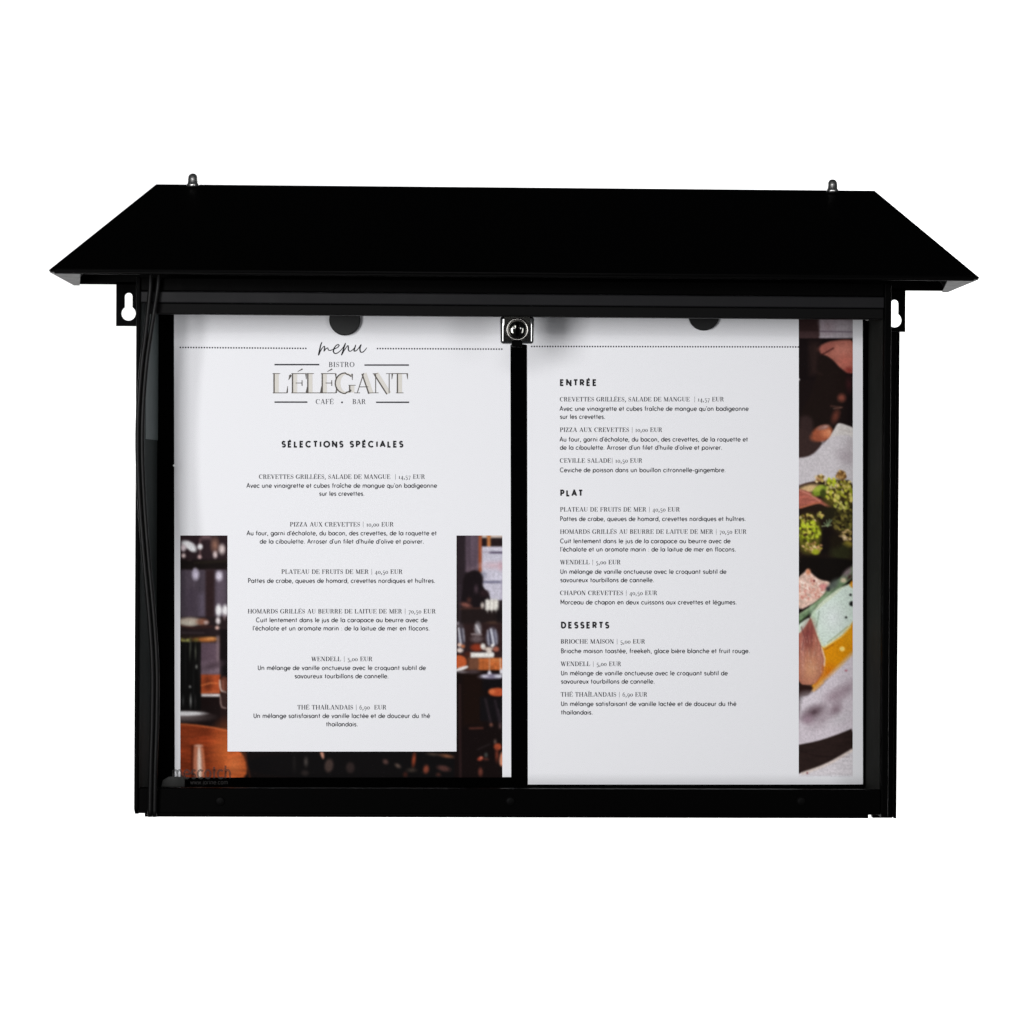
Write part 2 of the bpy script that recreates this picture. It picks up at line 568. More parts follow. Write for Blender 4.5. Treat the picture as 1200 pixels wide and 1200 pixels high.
def sans_table():
    g = {}
    bowl = lambda cx: ring(cx, R, R * 0.94, R)
    g['a'] = (0.80, [bowl(.36), [(.72, X), (.72, 0)]])
    g['b'] = (0.80, [[(.08, 1.03), (.08, 0)], bowl(.44)])
    g['c'] = (0.68, [arc(.37, R, R, R, 42, 318, 14)])
    g['d'] = (0.80, [bowl(.36), [(.72, 1.03), (.72, 0)]])
    g['e'] = (0.74, [arc(.37, R, R, R, 0, 318, 16), [(.05, R), (.70, R)]])
    g['f'] = (0.42, [[(.18, 0), (.18, .80)] + arc(.36, .80, .18, .20, 180, 90, 5), [(.02, X - .02), (.38, X - .02)]])
    g['g'] = (0.80, [bowl(.36), [(.72, X), (.72, -.02)] + arc(.40, -.02, .32, .27, 0, -150, 8)])
    g['h'] = (0.76, [[(.10, 1.03), (.10, 0)], [(.10, .38)] + arc(.36, .38, .26, .28, 180, 0, 9) + [(.62, 0)]])
    g['i'] = (0.26, [[(.13, X), (.13, 0)], dot(.13, .88)])
    g['\u0131'] = (0.26, [[(.13, X), (.13, 0)]])
    g['j'] = (0.26, [[(.14, X), (.14, -.12)] + arc(.02, -.12, .12, .15, 0, -80, 4), dot(.14, .88)])
    g['k'] = (0.66, [[(.10, 1.03), (.10, 0)], [(.56, X), (.12, .27)], [(.27, .40), (.60, 0)]])
    g['l'] = (0.26, [[(.13, 1.03), (.13, 0)]])
    g['m'] = (1.14, [[(.10, X), (.10, 0)], [(.10, .40)] + arc(.335, .42, .235, .24, 180, 0, 8) + [(.57, 0)],
                     [(.57, .40)] + arc(.805, .42, .235, .24, 180, 0, 8) + [(1.04, 0)]])
    g['n'] = (0.76, [[(.10, X), (.10, 0)], [(.10, .38)] + arc(.36, .38, .26, .28, 180, 0, 9) + [(.62, 0)]])
    g['o'] = (0.76, [bowl(.38)])
    g['p'] = (0.80, [[(.08, X), (.08, -.30)], bowl(.44)])
    g['q'] = (0.80, [bowl(.36), [(.72, X), (.72, -.30)]])
    g['r'] = (0.46, [[(.10, X), (.10, 0)], [(.10, .36)] + arc(.34, .40, .24, .26, 180, 75, 6)])
    g['s'] = (0.56, [[(.47, .55)] + arc(.28, .49, .19, .17, 30, 250, 8) + arc(.28, .17, .20, .17, 80, -150, 8)])
    g['t'] = (0.44, [[(.20, .92), (.20, 0)], [(.03, X - .02), (.38, X - .02)]])
    g['u'] = (0.76, [[(.10, X), (.10, .28)] + arc(.36, .28, .26, .28, 180, 360, 9) + [(.62, X)], [(.62, .3), (.62, 0)]])
    g['v'] = (0.64, [[(.04, X), (.32, 0), (.60, X)]])
    g['x'] = (0.64, [[(.06, X), (.58, 0)], [(.58, X), (.06, 0)]])
    g['w'] = (0.94, [[(.04, X), (.26, 0), (.47, .6), (.68, 0), (.90, X)]])
    g['A'] = (0.88, [[(.04, 0), (.44, 1), (.84, 0)], [(.18, .33), (.70, .33)]])
    g['B'] = (0.72, [[(.10, 0), (.10, 1), (.36, 1)] + arc(.36, .76, .22, .24, 90, -90, 8) + [(.10, .52)],
                     [(.36, .52)] + arc(.38, .26, .26, .26, 90, -90, 8) + [(.10, 0)]])
    g['C'] = (0.94, [arc(.50, .5, .45, .5, 45, 315, 18)])
    g['D'] = (0.84, [[(.10, 0), (.10, 1), (.32, 1)] + arc(.32, .5, .44, .5, 90, -90, 12) + [(.10, 0)]])
    g['E'] = (0.64, [[(.56, 1), (.10, 1), (.10, 0), (.56, 0)], [(.10, .52), (.50, .52)]])
    g['I'] = (0.26, [[(.13, 1), (.13, 0)]])
    g['L'] = (0.58, [[(.10, 1), (.10, 0), (.52, 0)]])
    g['M'] = (1.00, [[(.10, 0), (.10, 1), (.50, .3), (.90, 1), (.90, 0)]])
    g['N'] = (0.86, [[(.10, 0), (.10, 1), (.76, 0), (.76, 1)]])
    g['O'] = (1.06, [ring(.53, .5, .47, .5, 24)])
    g['P'] = (0.68, [[(.10, 0), (.10, 1), (.34, 1)] + arc(.34, .73, .26, .27, 90, -90, 8) + [(.10, .46)]])
    g['R'] = (0.72, [[(.10, 0), (.10, 1), (.34, 1)] + arc(.34, .73, .26, .27, 90, -90, 8) + [(.10, .46)], [(.34, .46), (.62, 0)]])
    g['S'] = (0.64, [[(.54, .86)] + arc(.32, .75, .23, .25, 40, 265, 9) + arc(.32, .26, .25, .26, 85, -150, 9)])
    g['T'] = (0.66, [[(.02, 1), (.64, 1)], [(.33, 1), (.33, 0)]])
    g['U'] = (0.80, [[(.10, 1), (.10, .32)] + arc(.40, .32, .30, .32, 180, 360, 10) + [(.70, 1)]])
    g['.'] = (0.28, [dot(.12, .05, .07)])
    g[','] = (0.28, [[(.15, .10), (.08, -.20)]])
    g[':'] = (0.26, [dot(.13, .05), dot(.13, .55)])
    g["'"] = (0.18, [[(.10, 1.0), (.08, .78)]])
    g['-'] = (0.46, [[(.06, .33), (.40, .33)]])
    g[' '] = (0.36, [])
    for ch, base, top in (('\u00e9', 'e', .80), ('\u00c9', 'E', 1.14)):
        w, s = g[base]
        g[ch] = (w, s + [[(w / 2 - .05, top), (w / 2 + .11, top + .16)]])
    w, s = g['e']
    g['\u00e8'] = (w, s + [[(w / 2 + .03, .80), (w / 2 - .11, .96)]])
    w, s = g['\u0131']
    g['\u00ee'] = (w, s + [[(-.03, .80), (.13, .96), (.29, .80)]])
    g['\u00ef'] = (w, s + [dot(.0, .88), dot(.26, .88)])
    return g


SANS = sans_table()
T_, t_ = 0.165, 0.052           # thick and thin strokes of the serif capitals


def serif_table():
    """Each stroke: (points, widths or width, thick?)."""
    g = {}

    def stem(x, y0=0.0, y1=1.0, w=T_):
        return ([(x, y0), (x, y1)], w, True)

    def hair(*p, w=t_):
        return (list(p), w, False)

    def foot(x, y, w=.17):
        return ([(x - w, y), (x + w, y)], 0.045, False)

    def curve(pts, cx, cy, rx, power=1.4, T=T_ * 1.08):
        ws = [t_ + (T - t_) * min(1, abs((px - cx) / rx)) ** power for px, py in pts]
        return (pts, ws, True)

    def beak(x, y0, y1, d):
        return ([(x, y0), (x + d, y1)], [.10, .03], False)

    E = [stem(.16), hair((.0, .978), (.66, .978)), hair((.0, .022), (.68, .022)), hair((.2, .51), (.48, .51)),
         beak(.655, .98, .70, .015), beak(.675, .02, .31, .03), ([(.48, .37), (.48, .65)], .055, False)]
    g['A'] = (.86, [hair((.11, .02), (.40, 1.0)), ([(.42, 1.0), (.73, .0)], T_, True), hair((.20, .32), (.60, .32)),
                    foot(.11, .022, .13), foot(.73, .022, .16)])
    b = arc(.30, .755, .27, .222, 90, -90, 10)
    b2 = arc(.30, .27, .32, .248, 90, -90, 10)
    g['B'] = (.74, [stem(.16), hair((.0, .978), (.30, .978)), hair((.0, .022), (.30, .022)), hair((.16, .525), (.32, .525)),
                    curve(b, .30, .755, .27), curve(b2, .30, .27, .32)])
    c = arc(.44, .5, .37, .475, 48, 312, 22)
    cw = [t_ + (T_ * 1.1 - t_) * max(0, (.44 - px) / .37) ** 1.2 for px, py in c]
    g['C'] = (.80, [(c, cw, True), beak(.70, .97, .66, .02), beak(.69, .82, .86, .02)])
    g['G'] = (.88, [(c, cw, True), beak(.70, .97, .66, .02), stem(.70, .04, .40), foot(.70, .40, .16)])
    d = arc(.34, .5, .42, .478, 90, -90, 16)
    g['D'] = (.84, [stem(.16), hair((.0, .978), (.34, .978)), hair((.0, .022), (.34, .022)), curve(d, .34, .5, .42)])
    g['E'] = (.74, E)
    g['F'] = (.70, [stem(.16), hair((.0, .978), (.64, .978)), hair((.2, .50), (.46, .50)), foot(.16, .022), beak(.635, .98, .70, .015),
                    ([(.46, .36), (.46, .64)], .055, False)])
    g['H'] = (.90, [stem(.16), stem(.74), hair((.16, .51), (.74, .51)), foot(.16, .022), foot(.74, .022), foot(.16, .978), foot(.74, .978)])
    g['I'] = (.34, [stem(.17), foot(.17, .022), foot(.17, .978)])
    g['L'] = (.70, [stem(.16), foot(.16, .978), hair((.0, .022), (.64, .022)), beak(.635, .02, .36, .03)])
    g['M'] = (1.06, [hair((.13, .02), (.15, .98)), ([(.17, 1), (.53, .02)], T_, True), hair((.53, .02), (.88, .98)), stem(.89),
                     foot(.13, .022, .12), foot(.89, .022), foot(.12, .978, .12), foot(.93, .978, .12)])
    g['N'] = (.88, [hair((.13, .02), (.13, .98)), ([(.15, 1), (.72, .0)], T_, True), hair((.73, .0), (.73, .98)),
                    foot(.13, .022, .13), foot(.11, .978, .11), foot(.73, .978, .14)])
    o = ring(.44, .5, .37, .475, 28)
    g['O'] = (.88, [curve(o, .44, .5, .37, 1.6)])
    p = arc(.32, .73, .30, .248, 90, -90, 12)
    g['P'] = (.72, [stem(.16), hair((.0, .978), (.32, .978)), hair((.16, .482), (.32, .482)), foot(.16, .022), curve(p, .32, .73, .30)])
    g['R'] = (.82, [stem(.16), hair((.0, .978), (.32, .978)), hair((.16, .505), (.34, .505)), foot(.16, .022),
                    curve(arc(.32, .74, .28, .236, 90, -90, 12), .32, .74, .28),
                    ([(.40, .5), (.54, .38), (.60, .12), (.70, .02), (.80, .06)], [.05, .13, T_, .09, .03], True)])
    s = arc(.30, .74, .22, .235, 55, 245, 10) + [(.36, .46)] + arc(.30, .25, .23, .228, 55, -150, 10)
    sw = [t_ + (T_ * 1.05 - t_) * math.exp(-((k / (len(s) - 1) - .5) / .17) ** 2) for k in range(len(s))]
    g['S'] = (.60, [(s, sw, True), beak(.49, .97, .68, .015), beak(.08, .03, .33, -.015)])
    g['T'] = (.76, [stem(.38), hair((.03, .978), (.73, .978)), foot(.38, .022), beak(.05, .98, .70, -.02), beak(.71, .98, .70, .02)])
    u = [(.17, 1), (.17, .32)] + arc(.44, .30, .27, .278, 180, 360, 10) + [(.71, 1)]
    uw = [T_ if px < .25 and py > .2 else t_ + (T_ - t_) * max(0, (.36 - px) / .2) for px, py in u]
    g['U'] = (.86, [(u, uw, True), foot(.17, .978, .17), foot(.71, .978, .13)])
    g['V'] = (.82, [([(.13, 1), (.42, .0)], T_, True), hair((.43, .0), (.70, .98)), foot(.13, .978, .15), foot(.70, .978, .12)])
    g['W'] = (1.16, [([(.13, 1), (.36, .0)], T_, True), hair((.37, .0), (.60, .98)), ([(.57, 1), (.80, .0)], T_, True),
                     hair((.81, .0), (1.04, .98)), foot(.13, .978, .14), foot(1.04, .978, .12)])
    g['X'] = (.82, [([(.14, 1), (.68, .0)], T_, True), hair((.66, .98), (.14, .02)), foot(.14, .022, .12), foot(.68, .022, .14),
                    foot(.14, .978, .14), foot(.66, .978, .12)])
    g['Z'] = (.70, [hair((.06, .978), (.60, .978)), ([(.56, .97), (.10, .03)], T_, True), hair((.06, .022), (.62, .022)),
                    beak(.08, .98, .70, -.02), beak(.60, .02, .32, .02)])
    xh = .66
    z = ring(.28, xh / 2, .22, xh / 2 - .02, 18)
    g['0'] = (.56, [curve(z, .28, xh / 2, .22, 1.4, .13)])
    g['1'] = (.38, [stem(.19, 0, xh, .13), foot(.19, .022, .14), foot(.14, xh - .02, .08)])
    g['3'] = (.52, [(arc(.24, .42, .18, .22, 140, -80, 9), .075, True), (arc(.24, -.02, .22, .25, 80, -140, 9), .09, True)])
    g['4'] = (.56, [stem(.38, -.28, xh, .12), hair((.36, xh), (.05, .05)), hair((.04, .03), (.54, .03), w=.065)])
    g['5'] = (.52, [hair((.14, xh), (.44, xh + .02), w=.09), hair((.13, xh), (.11, .32)), (arc(.23, .06, .22, .28, 120, -130, 10), .10, True)])
    g['6'] = (.56, [(ring(.28, .30, .21, .28, 16), .085, True), (arc(.46, .34, .40, .62, 180, 100, 8), .08, True)])
    g['7'] = (.52, [hair((.06, xh - .02), (.48, xh - .02), w=.08), ([(.48, xh), (.18, -.26)], [.05, .12], True)])
    g['9'] = (.56, [(ring(.28, .38, .21, .27, 16), .085, True), (arc(.09, .34, .40, .62, 0, -80, 8), .08, True)])
    g[','] = (.26, [([(.11, .13), (.15, .02), (.05, -.24)], [.16, .15, .06], True)])
    g['|'] = (.30, [hair((.15, -.18), (.15, 1.08), w=.06)])
    g["'"] = (.24, [([(.10, .90), (.15, .86), (.06, .66)], [.17, .13, .03], False)])
    g['.'] = (.24, [([(.05, .06), (.19, .06)], .13, True)])
    g[' '] = (.34, [])
    w, st = g['E']
    g['\u00c9'] = (w, st + [([(.28, 1.07), (.50, 1.21)], [.03, .09], False)])
    w, st = g['I']
    g['\u00cf'] = (w, st + [([(.0, 1.18), (.11, 1.18)], .11, False), ([(.23, 1.18), (.34, 1.18)], .11, False)])
    return g


SERIF = serif_table()


def thicken(pts, ws):
    """Left and right edges of a stroke of varying width (mitred joints)."""
    n = len(pts)
    if not isinstance(ws, (list, tuple)):
        ws = [ws] * n
    L, Rr = [], []
    closed = n > 3 and math.dist(pts[0], pts[-1]) < 1e-6
    for i in range(n):
        a = pts[i - 1] if i else (pts[-2] if closed else None)
        c = pts[i + 1] if i < n - 1 else (pts[1] if closed else None)
        ds = []
        for p, q in ((a, pts[i]), (pts[i], c)):
            if p is not None and q is not None:
                l = math.dist(p, q) or 1e-9
                ds.append(((q[0] - p[0]) / l, (q[1] - p[1]) / l))
        nx = sum(-d[1] for d in ds)
        ny = sum(d[0] for d in ds)
        l = math.hypot(nx, ny) or 1e-9
        nx, ny = nx / l, ny / l
        k = 1.0
        if len(ds) == 2:
            k = min(1.8, 1 / max(0.4, -ds[0][1] * nx + ds[0][0] * ny))
        h = ws[i] / 2 * k
        L.append((pts[i][0] + nx * h, pts[i][1] + ny * h))
        Rr.append((pts[i][0] - nx * h, pts[i][1] - ny * h))
    return L, Rr


def split_corners(pts, w):
    """Cut a pen stroke at its sharp corners so that both arms keep their full width."""
    out, cur = [], [pts[0]]
    for i in range(1, len(pts)):
        cur.append(pts[i])
        if i < len(pts) - 1:
            a, b, c = pts[i - 1], pts[i], pts[i + 1]
            d1, d2 = (b[0] - a[0], b[1] - a[1]), (c[0] - b[0], c[1] - b[1])
            l1, l2 = math.hypot(*d1) or 1e-9, math.hypot(*d2) or 1e-9
            if (d1[0] * d2[0] + d1[1] * d2[1]) / (l1 * l2) < 0.72:
                e = w * 0.5
                cur[-1] = (b[0] + d1[0] / l1 * e, b[1] + d1[1] / l1 * e)
                out.append(cur)
                cur = [(b[0] - d2[0] / l2 * e, b[1] - d2[1] / l2 * e)]
    out.append(cur)
    return out


# ------------------------------------------------------------------ printed sheets


class Sheet:
    """A sheet of paper lying against the back panel: px -> point on its gently waved face."""

    def __init__(self, Y, wave):
        self.Y, self.wave = Y, wave

    def pt(self, u, v, lift=0.0):
        p = at(u, v, self.Y)
        p.y = self.Y - self.wave(u, v) - lift
        return p * MM


def wave_a(u, v):
    return 0.5 + 0.35 * math.sin((u - 205) / 394 * math.pi) + 0.25 * math.sin((v - 370) / 190)


def wave_b(u, v):
    e = max(0.0, (u - 985) / 26)
    return 1.6 + 0.35 * math.sin((u - 618) / 394 * math.pi * 1.3) + 0.25 * math.sin((v - 300) / 170) - 0.5 * e * e * (0.25 + 0.75 * min(1, max(0, (v - 370) / 540)))


class Ink:
    def __init__(self, sheet, lift=0.12):
        self.v, self.f, self.s, self.lift = [], [], sheet, lift

    def quad(self, a, b, c, d):
        n = len(self.v)
        self.v += [self.s.pt(p[0], p[1], self.lift) for p in (a, b, c, d)]
        self.f.append((n, n + 1, n + 2, n + 3))

    def stroke(self, pts, ws, fx):
        L, Rr = thicken(pts, ws)
        n = len(self.v)
        for p, q in zip(L, Rr):
            self.v.append(self.s.pt(*fx(p), self.lift))
            self.v.append(self.s.pt(*fx(q), self.lift))
        for i in range(len(L) - 1):
            k = n + 2 * i
            self.f.append((k, k + 1, k + 3, k + 2))

    def rect(self, u0, v0, u1, v1):
        self.quad((u0, v0), (u0, v1), (u1, v1), (u1, v0))

    def sans(self, text, u0, u1, base, cap, wt=0.13, track=0.02, slope=0.0):
        adv = [SANS[c][0] + track + wt * 0.5 for c in text]
        tot = sum(adv) - track - wt * 0.5
        sx = (u1 - u0) / tot
        x = 0.0
        for c, a in zip(text, adv):
            for st in SANS[c][1]:
                k = cap / sx          # keep the pen round although the letters are fitted in width
                for arm in split_corners([(p[0], p[1] * k) for p in st], wt * k):
                    L, Rr = thicken(arm, wt * k)
                    n = len(self.v)
                    for p, q in zip(L, Rr):
                        for e in (p, q):
                            self.v.append(self.s.pt(u0 + (x + e[0]) * sx, base - e[1] * sx + slope * (x + e[0]) * sx, self.lift))
                    for i in range(len(L) - 1):
                        j = n + 2 * i
                        self.f.append((j, j + 1, j + 3, j + 2))
            x += a

    def serif(self, text, u0, u1, base, cap, fat=1.0, track=0.05, only=None):
        adv = [SERIF[c][0] + track for c in text]
        sx = (u1 - u0) / (sum(adv) - track)
        x = 0.0
        for c, a in zip(text, adv):
            for pts, ws, thick in SERIF[c][1]:
                if only is not None and thick != only:
                    continue
                w = [q * fat for q in ws] if isinstance(ws, (list, tuple)) else ws * fat
                self.stroke(pts, w, lambda p: (u0 + (x + p[0]) * sx, base - p[1] * cap))
            x += a

    def build(self, name, material, parent):
        me = bpy.data.meshes.new(name)
        me.from_pydata([tuple(p) for p in self.v], [], self.f)
        me.update()
        for p in me.polygons:      # every printed face looks out of the sheet
            if p.normal.y > 0:
                p.flip()
        return link(name, me, material, parent)


def paper(name, sheet, corners, label, nu=60, nv=70):
    (u00, v00), (u10, v10), (u11, v11), (u01, v01) = corners     # top left, top right, bottom right, bottom left
    bm = bmesh.new()
    g = []
    for j in range(nv + 1):
        row = []
        for i in range(nu + 1):
            a, b = i / nu, j / nv
            u = (u00 * (1 - a) + u10 * a) * (1 - b) + (u01 * (1 - a) + u11 * a) * b
            v = (v00 * (1 - a) + v10 * a) * (1 - b) + (v01 * (1 - a) + v11 * a) * b
            row.append(bm.verts.new(sheet.pt(u, v)))
        g.append(row)
    for j in range(nv):
        for i in range(nu):
            bm.faces.new((g[j][i], g[j + 1][i], g[j + 1][i + 1], g[j][i + 1]))
    me = bpy.data.meshes.new(name)
    bm.to_mesh(me)
    bm.free()
    for p in me.polygons:
        if p.normal.y > 0:
            p.flip()
    o = link(name, me, M_PAPER)
    md = o.modifiers.new("solid", 'SOLIDIFY')
    md.thickness = 0.12 * MM
    md.offset = -1
    tag(o, label, "menu sheet", "menu sheets in the case")
    return o


SA, SB = Sheet(-8.0, wave_a), Sheet(-8.0, wave_b)
left = paper("menu_sheet", SA, ((204, 355), (598, 356.5), (599, 910.5), (205, 910.7)),
             "white menu sheet with bistro logo and dark restaurant photo round its lower part")
right = paper("menu_sheet", SB, ((617.5, 358), (1010.5, 359.5), (1011, 919), (618.5, 919)),
              "white menu sheet with bold section headings and narrow food photo down its right edge")

# ------------------------------------------------------------------ printed photographs (painted per vertex)


def lin(c):
    c = np.asarray(c, float) / 255
    return np.where(c <= .04045, c / 12.92, ((c + .055) / 1.055) ** 2.4)


class Canvas:
    def __init__(self, u0, v0, u1, v1, step=0.8):
        self.u0, self.v0, self.step = u0, v0, step
        self.nx, self.ny = int(round((u1 - u0) / step)) + 1, int(round((v1 - v0) / step)) + 1
        self.U, self.V = np.meshgrid(np.linspace(u0, u1, self.nx), np.linspace(v0, v1, self.ny))
        self.c = np.zeros((self.ny, self.nx, 3))
        self.T = (0, 0, 1)

    def frame(self, ox, oy, s):
        self.T = (ox, oy, s)

    def xy(self):
        ox, oy, s = self.T
        return (self.U - ox) * s, (self.V - oy) * s

    def blend(self, a, col):
        a = np.clip(a, 0, 1)[..., None]
        self.c = self.c * (1 - a) + np.asarray(col, float) * a

    def ell(self, cx, cy, rx, ry, col, soft=8, rot=0, op=1.0):
        x, y = self.xy()
        r = math.radians(rot)
        dx, dy = x - cx, y - cy
        a, b = dx * math.cos(r) + dy * math.sin(r), -dx * math.sin(r) + dy * math.cos(r)
        d = (np.sqrt((a / rx) ** 2 + (b / ry) ** 2) - 1) * min(rx, ry)
        self.blend(op * (0.5 - d / (2 * soft)), col)

    def poly(self, pts, col, soft=6, op=1.0, tex=None, sm=2):
        for _ in range(sm):      # round the corners of the outline
            pts = [q for i in range(len(pts)) for q in (
                (pts[i][0] * .75 + pts[(i + 1) % len(pts)][0] * .25, pts[i][1] * .75 + pts[(i + 1) % len(pts)][1] * .25),
                (pts[i][0] * .25 + pts[(i + 1) % len(pts)][0] * .75, pts[i][1] * .25 + pts[(i + 1) % len(pts)][1] * .75))]
        x, y = self.xy()
        ins = np.zeros(x.shape, bool)
        dist = np.full(x.shape, 1e9)
        n = len(pts)
        for i in range(n):
            (x0, y0), (x1, y1) = pts[i], pts[(i + 1) % n]
            dx, dy = x1 - x0, y1 - y0
            t = np.clip(((x - x0) * dx + (y - y0) * dy) / (dx * dx + dy * dy + 1e-9), 0, 1)
            dist = np.minimum(dist, np.hypot(x - x0 - t * dx, y - y0 - t * dy))
            cross = (y0 > y) != (y1 > y)
            with np.errstate(divide='ignore', invalid='ignore'):
                xi = (x1 - x0) * (y - y0) / (y1 - y0 if y1 != y0 else 1e-9) + x0
            ins ^= cross & (x < xi)
        d = np.where(ins, -dist, dist)
        a = op * (0.5 - d / (2 * soft))
        if tex is not None:
            col = np.asarray(col, float) * tex[..., None]
        self.blend(a, col)

    def rect(self, x0, y0, x1, y1, col, soft=5, op=1.0, tex=None):
        self.poly([(x0, y0), (x1, y0), (x1, y1), (x0, y1)], col, soft, op, tex, 0)

    def line(self, pts, w, col, soft=4, op=1.0):
        x, y = self.xy()
        dist = np.full(x.shape, 1e9)
        for (x0, y0), (x1, y1) in zip(pts, pts[1:]):
            dx, dy = x1 - x0, y1 - y0
            t = np.clip(((x - x0) * dx + (y - y0) * dy) / (dx * dx + dy * dy + 1e-9), 0, 1)
            dist = np.minimum(dist, np.hypot(x - x0 - t * dx, y - y0 - t * dy))
        self.blend(op * (0.5 - (dist - w / 2) / (2 * soft)), col)

    def noise(self, su, sv, lo, hi):
        """Smooth value noise with cells of su by sv photograph pixels."""
        gx, gy = (self.U - self.u0) / su, (self.V - self.v0) / sv
        G = rng.random((int(gy.max()) + 3, int(gx.max()) + 3))
        i, j = gx.astype(int), gy.astype(int)
        fx, fy = gx - i, gy - j
        fx, fy = fx * fx * (3 - 2 * fx), fy * fy * (3 - 2 * fy)
        n = (G[j, i] * (1 - fx) + G[j, i + 1] * fx) * (1 - fy) + (G[j + 1, i] * (1 - fx) + G[j + 1, i + 1] * fx) * fy
        return lo + (hi - lo) * n

    def blur(self, n):
        for _ in range(n):
            c = np.pad(self.c, ((1, 1), (1, 1), (0, 0)), mode='edge')
            c = (c[:-2] + 2 * c[1:-1] + c[2:]) / 4
            self.c = (c[:, :-2] + 2 * c[:, 1:-1] + c[:, 2:]) / 4
        return self

    def build(self, name, sheet, parent, gain, hole=None, lift=0.08, fade=None):
        self.c = self.c * self.noise(1.6, 1.6, .95, 1.05)[..., None]
        col = lin(np.clip(self.c, 0, 255)) * gain
        verts = [tuple(sheet.pt(u, v, lift)) for u, v in zip(self.U.ravel(), self.V.ravel())]
        faces = []
        keep = np.ones((self.ny, self.nx), bool)
        if hole:
            keep = ~((self.U > hole[0]) & (self.U < hole[1]) & (self.V < hole[2]))
        for j in range(self.ny - 1):
            for i in range(self.nx - 1):
                if keep[j, i] or keep[j + 1, i] or keep[j, i + 1] or keep[j + 1, i + 1]:
                    k = j * self.nx + i
                    faces.append((k, k + self.nx, k + self.nx + 1, k + 1))
        me = bpy.data.meshes.new(name)
        me.from_pydata(verts, [], faces)
        me.update()
        a = me.color_attributes.new("print", 'FLOAT_COLOR', 'POINT')
        rgba = np.ones((self.nx * self.ny, 4), np.float32)
        rgba[:, :3] = col.reshape(-1, 3)
        a.data.foreach_set("color", rgba.ravel())
        return link(name, me, M_PRINT, parent)


